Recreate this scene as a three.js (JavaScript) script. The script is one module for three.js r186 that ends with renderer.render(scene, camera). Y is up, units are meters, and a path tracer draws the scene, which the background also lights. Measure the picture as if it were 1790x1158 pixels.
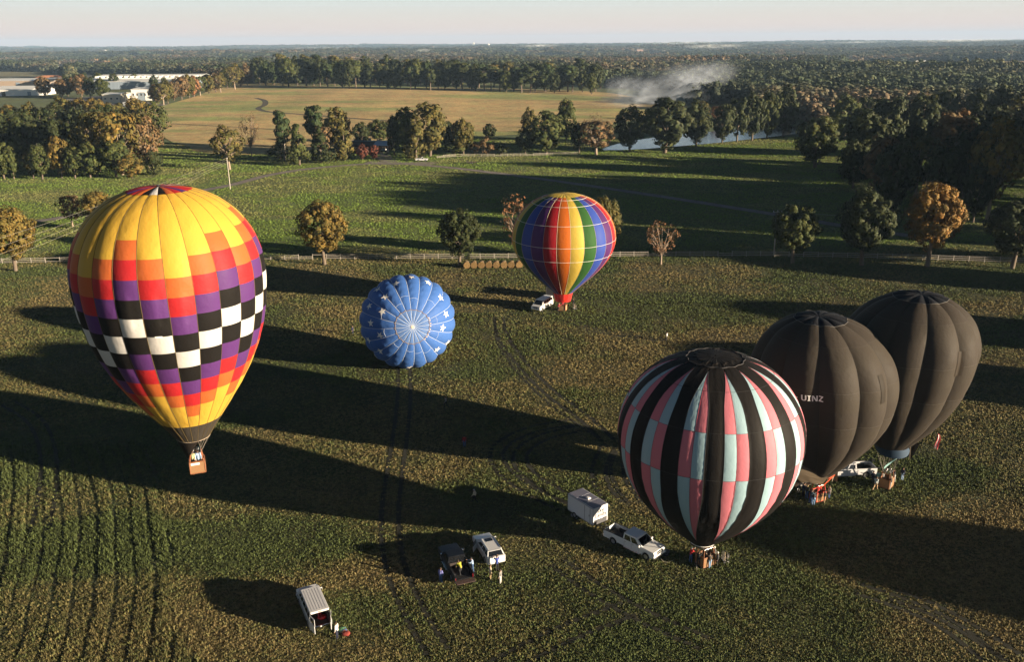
import * as THREE from 'three';
import { mergeGeometries, mergeVertices } from 'three/addons/utils/BufferGeometryUtils.js';
import { RoundedBoxGeometry } from 'three/addons/geometries/RoundedBoxGeometry.js';
import { MarchingCubes } from 'three/addons/objects/MarchingCubes.js';
import { FontLoader } from 'three/addons/loaders/FontLoader.js';

// ------------------------------------------------------------------ camera, sky, sun, exposure
const EXPOSURE = 3.3;
const scene = new THREE.Scene();
const camera = new THREE.PerspectiveCamera(2 * THREE.MathUtils.radToDeg(Math.atan(579 / 1500)), 1790 / 1158, 0.5, 60000);
camera.position.set(0, 50, 0);
camera.rotation.order = 'YXZ';
camera.rotation.set(-THREE.MathUtils.degToRad(18.57), 0, -THREE.MathUtils.degToRad(0.5));
camera.updateProjectionMatrix(); camera.updateMatrixWorld(true);
scene.add(camera);

const renderer = new THREE.WebGLRenderer({ antialias: true });
renderer.toneMapping = THREE.LinearToneMapping;
renderer.toneMappingExposure = EXPOSURE;
renderer.shadowMap.enabled = true;

const SUN_EL = THREE.MathUtils.degToRad(9.6), SUN_AZ = THREE.MathUtils.degToRad(22);
const SUN = new THREE.Vector3(Math.cos(SUN_AZ) * Math.cos(SUN_EL), Math.sin(SUN_EL), Math.sin(SUN_AZ) * Math.cos(SUN_EL));
const sun = new THREE.DirectionalLight(new THREE.Color().setRGB(1, 0.82, 0.585), 5);
sun.position.copy(SUN).multiplyScalar(600);
sun.castShadow = true; sun.shadow.radius = 1;
Object.assign(sun.shadow.camera, { left: -600, right: 600, top: 600, bottom: -600, near: 1, far: 2000 });
scene.add(sun);

{ // clear early-morning sky: pale pinkish band at the horizon, pale blue above it, deep blue overhead, warm glow round the sun
  const W = 512, Hh = 256, d = new Float32Array(W * Hh * 4);
  const stops = [[0, 1.12, .6, .44], [.8, .93, .68, .56], [1.8, .81, .745, .65], [3, .72, .81, .79], [6, .42, .58, .68], [12, .13, .23, .34], [25, .033, .07, .125], [50, .014, .034, .07], [90, .01, .024, .054]];
  for (let r = 0; r < Hh; r++) for (let c = 0; c < W; c++) {
    const el = ((r + .5) / Hh - .5) * Math.PI, az = ((c + .5) / W - .5) * 2 * Math.PI;
    const e = Math.max(0, el * 180 / Math.PI);
    let k = 0; while (k < stops.length - 2 && stops[k + 1][0] < e) k++;
    const f = (e - stops[k][0]) / (stops[k + 1][0] - stops[k][0]);
    const x = Math.cos(az) * Math.cos(el), y = Math.sin(el), z = Math.sin(az) * Math.cos(el);
    const ang = Math.acos(THREE.MathUtils.clamp(x * SUN.x + y * SUN.y + z * SUN.z, -1, 1)) * 180 / Math.PI;
    const g = .14 * Math.exp(-ang * ang / 700);
    const glow = [1, .74, .42];
    for (let j = 0; j < 3; j++) d[(r * W + c) * 4 + j] = (stops[k][j + 1] * (1 - f) + stops[k + 1][j + 1] * f + g * glow[j]) / EXPOSURE;
    d[(r * W + c) * 4 + 3] = 1;
  }
  const t = new THREE.DataTexture(d, W, Hh, THREE.RGBAFormat, THREE.FloatType);
  t.mapping = THREE.EquirectangularReflectionMapping; t.magFilter = THREE.LinearFilter; t.wrapS = THREE.RepeatWrapping; t.needsUpdate = true;
  scene.background = t; scene.environment = t;
}
scene.fog = new THREE.FogExp2(new THREE.Color().setRGB(.47, .69, 1), 0.000056);

// ------------------------------------------------------------------ helpers
const R = THREE.MathUtils.degToRad, V3 = (x, y, z) => new THREE.Vector3(x, y, z);
const lerp = THREE.MathUtils.lerp, clamp = THREE.MathUtils.clamp;
const ss = (a, b, x) => { const t = clamp((x - a) / (b - a), 0, 1); return t * t * (3 - 2 * t); };
function rngOf(seed) { let a = seed >>> 0; return () => { a = (a + 0x6D2B79F5) | 0; let t = Math.imul(a ^ (a >>> 15), 1 | a); t = (t + Math.imul(t ^ (t >>> 7), 61 | t)) ^ t; return ((t ^ (t >>> 14)) >>> 0) / 4294967296; }; }
const hash2 = (x, y) => { let h = Math.imul(x | 0, 374761393) + Math.imul(y | 0, 668265263); h = Math.imul(h ^ (h >>> 13), 1274126177); return ((h ^ (h >>> 16)) >>> 0) / 4294967296; };
function n2(x, y) { const i = Math.floor(x), j = Math.floor(y), u = x - i, v = y - j, s = u * u * (3 - 2 * u), t = v * v * (3 - 2 * v); return lerp(lerp(hash2(i, j), hash2(i + 1, j), s), lerp(hash2(i, j + 1), hash2(i + 1, j + 1), s), t); }
const fbm = (x, y, o = 4) => { let s = 0, a = .5, n = 0; for (let i = 0; i < o; i++) { s += a * n2(x, y); n += a; a *= .5; x = x * 2.03 + 17.1; y = y * 2.03 + 5.3; } return s / n; };
const used = {};
function numbered(name) { const k = used[name] = (used[name] ?? -1) + 1; return k ? `${name}_${String(k).padStart(3, '0')}` : name; }
const col = (r, g, b) => new THREE.Color().setRGB(r, g, b);
function shadow(o) { o.traverse((m) => { if (m.isMesh) { m.castShadow = true; m.receiveShadow = true; } }); return o; }
function tag(o, label, category, group, kind) { if (label) o.userData.label = label; if (category) o.userData.category = category; if (group) o.userData.group = group; if (kind) o.userData.kind = kind; return o; }
function thing(name, label, category, group) { const g = new THREE.Group(); g.name = numbered(name); tag(g, label, category, group); scene.add(g); return g; }
function mesh(name, geo, mat, parent, label) { const m = new THREE.Mesh(geo, mat); m.name = parent === scene ? numbered(name) : name; if (label) m.userData.label = label; m.castShadow = m.receiveShadow = true; parent.add(m); return m; }
function struct(name, geo, mat) { const m = mesh(name, geo, mat, scene); m.userData.kind = 'structure'; return m; }
const std = (c, o = {}) => new THREE.MeshStandardMaterial({ color: Array.isArray(c) ? col(...c) : c, roughness: .8, ...o });
const phy = (c, o = {}) => new THREE.MeshPhysicalMaterial({ color: Array.isArray(c) ? col(...c) : c, roughness: .8, ...o });
function clean(g) { const k = g.index ? g.toNonIndexed() : g; for (const n of Object.keys(k.attributes)) if (!['position', 'normal', 'uv'].includes(n)) k.deleteAttribute(n); if (!k.attributes.uv) k.setAttribute('uv', new THREE.BufferAttribute(new Float32Array(k.attributes.position.count * 2), 2)); return k; }
const mg = (list) => list.length === 1 ? list[0] : mergeGeometries(list.map(clean));
const box = (w, h, d, x = 0, y = 0, z = 0) => new THREE.BoxGeometry(w, h, d).translate(x, y, z);
const rbox = (w, h, d, r, x = 0, y = 0, z = 0, s = 2) => new RoundedBoxGeometry(w, h, d, s, r).translate(x, y, z);
const cyl = (r0, r1, h, n = 12, x = 0, y = 0, z = 0) => new THREE.CylinderGeometry(r1, r0, h, n).translate(x, y, z);
function bar(a, b, r, n = 6, r2 = r) { const d = b.clone().sub(a), L = d.length(), g = new THREE.CylinderGeometry(r2, r, L, n, 1, false).translate(0, L / 2, 0); g.applyQuaternion(new THREE.Quaternion().setFromUnitVectors(V3(0, 1, 0), d.normalize())); return g.translate(a.x, a.y, a.z); }
const tube = (pts, r, seg = 20, n = 5) => new THREE.TubeGeometry(new THREE.CatmullRomCurve3(pts), seg, r, n);
function grid(nu, nv, fn, uvfn) { // surface patch: fn(u,v) -> Vector3
  const p = [], uv = [], ix = [];
  for (let j = 0; j <= nv; j++) for (let i = 0; i <= nu; i++) { const q = fn(i / nu, j / nv); p.push(q.x, q.y, q.z); const t = uvfn ? uvfn(i / nu, j / nv) : [i / nu, j / nv]; uv.push(t[0], t[1]); }
  for (let j = 0; j < nv; j++) for (let i = 0; i < nu; i++) { const a = j * (nu + 1) + i, b = a + 1, c = a + nu + 1, e = c + 1; ix.push(a, b, c, b, e, c); }
  const g = new THREE.BufferGeometry(); g.setAttribute('position', new THREE.Float32BufferAttribute(p, 3)); g.setAttribute('uv', new THREE.Float32BufferAttribute(uv, 2)); g.setIndex(ix); g.computeVertexNormals(); return g;
}
function slab(q, t) { // thin plate with the outline of the polygon q (3-D, planar), t thick along its normal (front), 2 mm behind
  const n = V3().subVectors(q[1], q[0]).cross(V3().subVectors(q[2], q[0])).normalize(), N = q.length, p = [];
  const f = q.map((v) => v.clone().addScaledVector(n, t)), b = q.map((v) => v.clone().addScaledVector(n, -.002));
  const tri = (a, c, e) => p.push(a.x, a.y, a.z, c.x, c.y, c.z, e.x, e.y, e.z);
  for (let i = 1; i < N - 1; i++) { tri(f[0], f[i], f[i + 1]); tri(b[0], b[i + 1], b[i]); }
  for (let i = 0; i < N; i++) { const j = (i + 1) % N; tri(b[i], b[j], f[j]); tri(b[i], f[j], f[i]); }
  const g = new THREE.BufferGeometry(); g.setAttribute('position', new THREE.Float32BufferAttribute(p, 3)); g.computeVertexNormals(); return clean(g);
}
// tiling colour texture of several octaves; value range lo..hi, tinted between two colours
function noiseTex(seed, n, cells, lo, hi, tintA, tintB, gray) {
  const r = rngOf(seed), d = new Uint8Array(n * n * 4), oct = cells.map((c) => ({ c: c[0], a: c[1], v: Float32Array.from({ length: c[0] * c[0] }, r), w: Float32Array.from({ length: c[0] * c[0] }, r) }));
  const samp = (o, key, x, y) => { const fx = x * o.c, fy = y * o.c, i = Math.floor(fx), j = Math.floor(fy), u = fx - i, v = fy - j, s = u * u * (3 - 2 * u), t = v * v * (3 - 2 * v), q = (a, b) => o[key][(b % o.c) * o.c + (a % o.c)]; return lerp(lerp(q(i, j), q(i + 1, j), s), lerp(q(i, j + 1), q(i + 1, j + 1), s), t); };
  const tot = oct.reduce((s, o) => s + o.a, 0);
  for (let y = 0; y < n; y++) for (let x = 0; x < n; x++) {
    let a = 0, b = 0; for (const o of oct) { a += o.a * samp(o, 'v', x / n, y / n); if (!gray) b += o.a * samp(o, 'w', x / n, y / n); } a /= tot; b /= tot;
    a = clamp((a - .5) * 2.2 + .5, 0, 1); b = clamp((b - .5) * 2.6 + .5, 0, 1);
    const v = lerp(lo, hi, a), k = (y * n + x) * 4;
    for (let j = 0; j < 3; j++) d[k + j] = clamp(v * (gray ? 1 : lerp(tintA[j], tintB[j], b)), 0, 1) * 255;
    d[k + 3] = 255;
  }
  const t = new THREE.DataTexture(d, n, n); t.wrapS = t.wrapT = THREE.RepeatWrapping; t.magFilter = THREE.LinearFilter; t.needsUpdate = true; return t;
}
const rep = (t, k) => { const c = t.clone(); c.repeat.set(k, k); c.needsUpdate = true; return c; };

// ------------------------------------------------------------------ terrain
function H(x, z) {
  const g = -z, r = Math.hypot(x, z); let h = 0;
  h += ss(210, 420, r) * 1.6 * (n2(x / 130 + 9, z / 130) - .5);
  h += 10 * ss(14, 60, x - (g * .948 + 15.9) * .597 - 8) * ss(165, 215, g) * (1 - ss(300, 360, g)); // wooded rise beyond the right edge
  h += 7 * Math.exp(-(((x + 260) / 330) ** 2 + ((g - 900) / 240) ** 2));
  if (r > 1200) {
    h += ss(1300, 3200, r) * (44 * (fbm(x / 1500 + 3.3, z / 1300 + 1.7, 3) - .56));
    if (r > 7000) { const w = Math.atan2(x, g); h += ss(7000, 12500, r) * (10 + 9 * ss(.1, -.5, w)) * (.1 + 1.7 * fbm(x / 2300 + 20, z / 3600 + 8, 4)); h += ss(15000, 19000, r) * (12 + 16 * ss(.2, -.5, w)) * (.1 + 1.2 * fbm(x / 3300 + 2, 4.4, 4)); }
  }
  return h;
}
const FWD = V3(0, 0, -1).applyQuaternion(camera.quaternion), CAM = camera.position.clone();
const rayOf = (px, py) => V3(px / 895 - 1, 1 - py / 579, .5).unproject(camera).sub(CAM).normalize();
function gp(px, py) { // where the sight line through a place of the picture meets the ground
  const d = rayOf(px, py); let t = 30, a = t; const y = (s) => CAM.y + d.y * s - H(CAM.x + d.x * s, CAM.z + d.z * s);
  while (y(t) > 0 && t < 24000) { a = t; t *= 1.015; }
  for (let i = 0; i < 24; i++) { const m = (a + t) / 2; if (y(m) > 0) a = m; else t = m; }
  const p = CAM.clone().addScaledVector(d, t); p.y = H(p.x, p.z); return p;
}
const at = (px, py, depth) => { const d = rayOf(px, py); return CAM.clone().addScaledVector(d, depth / d.dot(FWD)); };
const depthOf = (p) => p.clone().sub(CAM).dot(FWD);
const mPerPx = (p) => depthOf(p) / 1500;
// ------------------------------------------------------------------ ground
const grassTint = noiseTex(11, 512, [[6, 1], [17, .8], [53, .8], [128, .9]], .5, 1, [1, .9, .72], [.8, 1, .75]);
const grassBump = noiseTex(12, 512, [[40, .6], [110, 1], [230, .8]], 0, 1, null, null, true);
const M = {};
M.ground = std([1, 1, 1], { vertexColors: true, roughness: 1, map: rep(grassTint, 1 / 46), bumpMap: rep(grassBump, 1 / 20), bumpScale: .22 });
function groundColor(x, z) {
  const g = -z, r = Math.hypot(x, z), a = fbm(x / 38, z / 38, 3), b = fbm(x / 11 + 50, z / 11, 3);
  let c = [lerp(.075, .14, a), lerp(.12, .15, a), lerp(.035, .05, b)];
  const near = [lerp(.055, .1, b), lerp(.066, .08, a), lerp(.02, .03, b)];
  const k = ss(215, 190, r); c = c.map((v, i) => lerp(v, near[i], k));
  const f = ss(1150, 1450, r), op = r > 1700 ? ss(.585, .6, fbm(x / 620 + 8, z / 260, 3)) : 0, wood = [lerp(.05, .2, op), lerp(.055, .17, op), lerp(.022, .07, op)]; c = c.map((v, i) => lerp(v, wood[i] * (.7 + .6 * b), f));
  return c;
}
{
  const rings = [0], p = [], uv = [], cl = [], ix = [], A = 720; let r = 3;
  while (r < 26000) { rings.push(r); r *= r < 60 ? 1.08 : r < 1500 ? 1.016 : 1.022; }
  rings.push(26000);
  for (const q of rings) for (let i = 0; i <= A; i++) {
    const w = i / A * Math.PI * 2, x = Math.sin(w) * q, z = -Math.cos(w) * q; p.push(x, H(x, z), z); uv.push(x, z); cl.push(...groundColor(x, z));
  }
  for (let j = 0; j < rings.length - 1; j++) for (let i = 0; i < A; i++) { const a = j * (A + 1) + i, b = a + 1, c = a + A + 1, e = c + 1; if (j) ix.push(a, b, c); ix.push(b, e, c); }
  const g = new THREE.BufferGeometry();
  g.setAttribute('position', new THREE.Float32BufferAttribute(p, 3)); g.setAttribute('uv', new THREE.Float32BufferAttribute(uv, 2)); g.setAttribute('color', new THREE.Float32BufferAttribute(cl, 3));
  g.setIndex(ix); g.computeVertexNormals();
  struct('ground', g, M.ground);
}
// a sheet of ground cover: outline as world points, draped on the terrain
function sheet(name, pts, L, lift, mat, colorFn) {
  const c2 = pts.map((p) => new THREE.Vector2(p.x, p.z)), P = [], uv = [], cl = [];
  const put = (a, b, c) => {
    const d = [a.distanceTo(b), b.distanceTo(c), c.distanceTo(a)], m = Math.max(...d);
    if (m > L) { const k = d.indexOf(m), [u, v, w] = [[a, b, c], [b, c, a], [c, a, b]][k], mid = u.clone().add(v).multiplyScalar(.5); put(u, mid, w); put(mid, v, w); return; }
    for (const q of [a, b, c]) { P.push(q.x, H(q.x, q.y) + lift, q.y); uv.push(q.x, q.y); if (colorFn) cl.push(...colorFn(q.x, q.y)); }
  };
  for (const f of THREE.ShapeUtils.triangulateShape(c2, [])) { let [a, b, c] = f.map((i) => c2[i]); if ((b.x - a.x) * (c.y - a.y) - (b.y - a.y) * (c.x - a.x) > 0) [b, c] = [c, b]; put(a, b, c); }
  let g = new THREE.BufferGeometry(); g.setAttribute('position', new THREE.Float32BufferAttribute(P, 3)); g.setAttribute('uv', new THREE.Float32BufferAttribute(uv, 2));
  if (colorFn) g.setAttribute('color', new THREE.Float32BufferAttribute(cl, 3));
  g = mergeVertices(g, .01); g.computeVertexNormals(); return struct(name, g, mat);
}
function smoothLoop(pts, n) { return new THREE.CatmullRomCurve3(pts, true, 'centripetal').getPoints(n); }
function ribbonGeo(pts, width, lift, step = 3) {
  const c = new THREE.CatmullRomCurve3(pts.map((p) => V3(p.x, 0, p.z)), false, 'centripetal'), n = Math.max(4, Math.round(c.getLength() / step)), q = c.getSpacedPoints(n);
  return grid(2, n, (u, v) => { const i = Math.round(v * n), a = q[Math.max(0, i - 1)], b = q[Math.min(n, i + 1)], d = b.clone().sub(a).normalize(), w = width * (1 + .12 * (n2(i * .7, width * 7) - .5)), x = q[i].x - d.z * (u - .5) * w, z = q[i].z + d.x * (u - .5) * w; return V3(x, H(x, z) + lift, z); }, (u, v) => [u * width, v * n * step]);
}
const flip = (g) => { const a = g.index.array; for (let i = 0; i < a.length; i += 3) { const t = a[i]; a[i] = a[i + 1]; a[i + 1] = t; } g.computeVertexNormals(); return g; };
const upward = (g) => { g.computeVertexNormals(); return g.attributes.normal.getY(0) < 0 ? flip(g) : g; };

// mown hay field on the rise behind the farm: straw colour with greener drifts
M.hay = std([1, 1, 1], { vertexColors: true, roughness: 1, map: rep(grassTint, 1 / 60), bumpMap: rep(grassBump, 1 / 40), bumpScale: .3 });
const fieldPts = [[228, 214], [262, 192], [300, 181], [345, 168], [430, 147], [500, 145.5], [560, 146], [700, 152], [900, 156], [1045, 161], [1120, 172], [1190, 182], [1186, 200], [1000, 222], [900, 236], [700, 246], [470, 270], [360, 268], [285, 240]].map(([x, y]) => gp(x, y));
sheet('hay_field', smoothLoop(fieldPts, 90), 14, .12, M.hay, (x, z) => {
  const a = fbm(x / 120 + 4, z / 34, 4), b = fbm(x / 30, z / 17 + 8, 3), g = ss(.5, .66, a), c = [lerp(.58, .33, g), lerp(.395, .34, g), lerp(.2, .12, g)];
  return c.map((v) => v * (.75 + .5 * b));
});
// far fallow field on the right, between the woods
sheet('fallow_field', smoothLoop([[1440, 124], [1500, 113], [1600, 110.5], [1900, 108], [1900, 139], [1700, 132], [1560, 128]].map(([x, y]) => gp(x, y)), 50), 25, .2, M.hay, (x, z) => { const a = fbm(x / 200, z / 60, 3); return [lerp(.32, .46, a), lerp(.22, .3, a), lerp(.14, .17, a)]; });
sheet('pasture', smoothLoop([[1200, 190], [1240, 178], [1300, 184], [1290, 196], [1220, 200]].map(([x, y]) => gp(x, y)), 30), 14, .12, M.hay, () => [.11, .14, .05]);
sheet('lawn', smoothLoop([[1085, 93.5], [1110, 93], [1155, 95], [1150, 100], [1100, 97]].map(([x, y]) => gp(x, y)), 30), 40, .4, M.hay, () => [.16, .17, .06]);
// dirt gully that cuts into the hay field, and the dark ditch lines across it
M.ditch = std([.06, .05, .03], { roughness: 1, map: rep(grassTint, 1 / 12) });
const ditch = (pts, w) => struct('ditch', upward(ribbonGeo(pts.map(([x, y]) => gp(x, y)), w, .2, 4)), M.ditch);
ditch([[448, 172], [462, 176], [463, 184], [452, 190], [470, 196], [520, 200], [600, 206], [680, 212]], 4.5);
ditch([[300, 217], [360, 220], [430, 224], [500, 228]], 2.2);

// pond behind the meadow
M.water = phy([.025, .035, .035], { roughness: .06, metalness: 0, ior: 1.33, bumpMap: rep(grassBump, 1 / 9), bumpScale: .006 });
const pondPts = [[1055, 263], [1100, 263], [1180, 258], [1250, 252], [1320, 244], [1392, 235], [1420, 229], [1400, 222], [1330, 222], [1230, 232], [1150, 240], [1080, 252]].map(([x, y]) => gp(x, y));
sheet('pond', smoothLoop(pondPts, 70), 8, .16, M.water).geometry.computeVertexNormals();
{ const s = scene.getObjectByName('pond').geometry, p = s.attributes.position; let m = 0; for (let i = 0; i < p.count; i++) m = Math.max(m, p.getY(i)); for (let i = 0; i < p.count; i++) p.setY(i, m); s.computeVertexNormals(); }

// gravel lane through the meadow, and the drive up to the farm house
M.gravel = std([.2, .175, .16], { roughness: 1, map: rep(noiseTex(21, 256, [[8, 1], [40, 1], [120, 1]], .6, 1, [1, .96, .9], [.95, .97, 1]), 1 / 8), bumpMap: rep(grassBump, 1 / 3), bumpScale: .04 });
const lane = [[-60, 402], [20, 394], [62, 388], [110, 381], [180, 370], [260, 352], [330, 338], [400, 325], [470, 307], [530, 297], [600, 290], [650, 287], [720, 288], [790, 294], [850, 301], [1000, 321], [1200, 351], [1350, 375], [1500, 400], [1640, 420]].map(([x, y]) => gp(x, y));
const lanePts = new THREE.CatmullRomCurve3(lane.map((p) => V3(p.x, 0, p.z)), false, 'centripetal').getSpacedPoints(220);
const inside2 = (poly, x, z) => { let c = false; for (let i = 0, j = poly.length - 1; i < poly.length; j = i++) { const a = poly[i], b = poly[j]; if ((a.z > z) !== (b.z > z) && x < (b.x - a.x) * (z - a.z) / (b.z - a.z) + a.x) c = !c; } return c; };
struct('gravel_lane', upward(ribbonGeo(lane, 4.2, .1, 3)), M.gravel);
struct('driveway', upward(ribbonGeo([[690, 287], [682, 283], [672, 277], [669, 270], [668, 262]].map(([x, y]) => gp(x, y)), 7, .14, 2)), M.gravel);
struct('parking_yard', upward(ribbonGeo([[640, 285], [690, 286], [740, 286], [760, 287]].map(([x, y]) => gp(x, y)), 9, .12, 3)), M.gravel);
struct('asphalt_yard', upward(ribbonGeo([[150, 170], [200, 180], [250, 183], [275, 181]].map(([x, y]) => gp(x, y)), 42, .12, 10)), std([.13, .12, .12], { roughness: 1 }));

// wheel tracks pressed into the grass
const TRACKS = [];
function track(px, gauge = 1.6, w = .3, both = true) {
  const c = new THREE.CatmullRomCurve3(px.map(([x, y]) => gp(x, y)), false, 'centripetal'), n = Math.round(c.getLength() / 1), q = c.getSpacedPoints(n);
  for (const s of both ? [-1, 1] : [0]) TRACKS.push({ w: w * 1.35, pts: q.map((p, i) => { const a = q[Math.max(0, i - 1)], b = q[Math.min(n, i + 1)], d = b.clone().sub(a).normalize(); return V3(p.x - d.z * s * gauge / 2, 0, p.z + d.x * s * gauge / 2); }) });
}
track([[707, 644], [706, 700], [700, 760], [690, 830], [682, 900], [690, 985], [722, 1065], [765, 1140]], 1.9, .32);
track([[872, 556], [880, 590], [915, 640], [965, 690], [1020, 730], [1062, 770]], 1.7, .34);
track([[866, 556], [869, 595], [902, 648], [960, 706], [1035, 760]], 1.2, .22, false);
track([[1005, 738], [930, 752], [885, 772], [868, 795], [885, 828], [930, 860], [985, 888]], 1.7, .3);
track([[1010, 750], [950, 765], [912, 790], [915, 820], [960, 855], [1000, 876]], 1.7, .3);
track([[1065, 780], [1048, 815], [1052, 850], [1075, 880]], 1.7, .3);
track([[1090, 790], [1078, 815], [1085, 845], [1110, 880]], 1.5, .28);
track([[860, 1175], [985, 1110], [1100, 1065]], 2.1, .3);
track([[975, 985], [1040, 1030], [1120, 1075], [1230, 1125]], 1.8, .26);
track([[15, 705], [60, 735], [82, 780], [85, 850], [70, 930]], 1.8, .28);
track([[990, 560], [1040, 578], [1100, 588], [1160, 595]], 1.4, .22);
track([[1560, 1040], [1640, 1070], [1700, 1105], [1770, 1150]], 1.8, .32);
track([[1500, 1030], [1600, 1065], [1660, 1095], [1730, 1150]], 1.8, .32);
M.track = std([.016, .016, .008], { roughness: 1 });
for (const t of TRACKS) struct('wheel_track', upward(ribbonGeo(t.pts.filter((_, i) => i % 3 === 0 || i === t.pts.length - 1), t.w * 1.25, .02, 1.2)), M.track);

// rows of raked growth, lower left: signed distance across the rows, in metres
const rowDir = V3(.40, 0, .916), rowN = V3(.916, 0, -.40);
function rowsAt(x, z) {
  const g = -z; const k = ss(105, 98, g) * ss(-26, -31, x + (g - 60) * .42 + 3 * (n2(g / 6, 3) - .5)); if (k <= 0) return null;
  const u = x * .916 + g * .40 + .004 * (g - 78) ** 2 + .5 * (n2(x / 9, g / 9) - .5) + .12 * n2(g / 1.2, x);
  const f = u / 1.75, c = f - Math.floor(f), lines = .17 + .14 * hash2(Math.floor(f), 7), fade = ss(0, .5, k);
  return { gap: c < lines * fade, k: fade, tall: hash2(Math.floor(f), 3) };
}
// ------------------------------------------------------------------ grass: separate tufts over the near field
{
  const rnd = rngOf(5), p = [];
  for (let b = 0; b < 8; b++) {
    const a = b / 8 * 6.283 + rnd() * .6, r0 = .02 + rnd() * .1, h = .05 + rnd() * .085, lean = .06 + rnd() * .22, w = .04 + rnd() * .06;
    const bx = Math.cos(a) * r0, bz = Math.sin(a) * r0, tx = Math.cos(a), tz = Math.sin(a), sx = -tz * w, sz = tx * w;
    p.push(bx - sx, -.01, bz - sz, bx + sx, -.01, bz + sz, bx + tx * lean, h, bz + tz * lean);
  }
  const g = new THREE.BufferGeometry(); g.setAttribute('position', new THREE.Float32BufferAttribute(p, 3)); g.computeVertexNormals();
  // wheel tracks on a coarse lookup grid
  const cell = new Map(); for (const t of TRACKS) for (const q of t.pts) { const k = Math.round(q.x / 2) + ',' + Math.round(q.z / 2); (cell.get(k) ?? cell.set(k, []).get(k)).push([q, t.w]); }
  const onTrack = (x, z) => { const i = Math.round(x / 2), j = Math.round(z / 2); for (let a = -1; a <= 1; a++) for (let b = -1; b <= 1; b++) for (const [q, w] of cell.get((i + a) + ',' + (j + b)) ?? []) if ((q.x - x) ** 2 + (q.z - z) ** 2 < (w * .5 + .24) ** 2) return true; return false; };
  const bare = (x, z) => { for (const q of lanePts) if ((q.x - x) ** 2 + (q.z - z) ** 2 < 7) return true; return inside2(pondPts, x, z) || inside2(fieldPts, x, z); };
  const mats = [], cols = [], m = new THREE.Matrix4(), q = new THREE.Quaternion(), e = new THREE.Euler(), rows = [], rowc = [];
  let k0 = 1; for (let gg = 48; gg < 480;) {
    const st = .18 * Math.pow(gg / 60, .9), half = gg * .66 + 12;
    for (let x = -half; x < half; x += st) {
      const X = x + (rnd() - .5) * st * 1.1, Z = -(gg + (rnd() - .5) * st * 1.1); if (gg > 212) k0 = .75; const t1 = rnd(), t2 = rnd(), t3 = rnd();
      if (onTrack(X, Z) || (gg > 210 && bare(X, Z))) continue;
      const rw = rowsAt(X, Z); if (rw?.gap) continue;
      const a = fbm(X / 16, Z / 16, 3), b = fbm(X / 4.5 + 30, Z / 4.5, 2), lush = ss(.46, .64, fbm(X / 22 + 70, Z / 13 + 5, 3));
      let k = (.5 + .36 * gg / 90) * (.65 + .7 * t1) * (.75 + .5 * b), hy = .8 + .5 * t2 + .3 * lush;
      if (b < .36 && t3 < .5) k *= .55;
      if (rw) { hy *= 1 + .9 * rw.k * (.5 + rw.tall); k *= 1.1; }
      e.set((t2 - .5) * .5, t1 * 6.28, (t3 - .5) * .5); q.setFromEuler(e);
      m.compose(V3(X, H(X, Z), Z), q, V3(k, k * hy * k0, k));
      const dry = clamp(.55 + (a - .5) * 1.7 - .65 * lush + (t3 - .5) * .75 - (rw ? .3 * rw.k : 0) + .22 * ss(120, 60, gg) * ss(-30, 10, X), 0, 1), md = ss(200, 225, gg), v = lerp(.6 + .75 * t2, 1.02 + .4 * t2, md);
      const c = [lerp(lerp(.07, .19, dry), lerp(.105, .175, dry), md) * v, lerp(lerp(.092, .145, dry), lerp(.16, .175, dry), md) * v, lerp(.024, .058, dry) * v];
      (rw ? rows : mats).push(...m.elements); (rw ? rowc : cols).push(...c);
    }
    gg += st;
  }
  for (const [nm, mm, cc, lb] of [['grass', mats, cols, 'short dewy grass of the launch field'], ['raked_growth', rows, rowc, 'taller green growth in curved raked rows at the lower left']]) {
    const im = new THREE.InstancedMesh(g, std([1, 1, 1], { roughness: .9, side: THREE.DoubleSide }), mm.length / 16);
    im.instanceMatrix.array.set(mm); im.instanceColor = new THREE.InstancedBufferAttribute(new Float32Array(cc), 3);
    im.name = nm; tag(im, lb, 'grass', null, 'stuff'); im.castShadow = im.receiveShadow = true; scene.add(im);
  }
}
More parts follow.
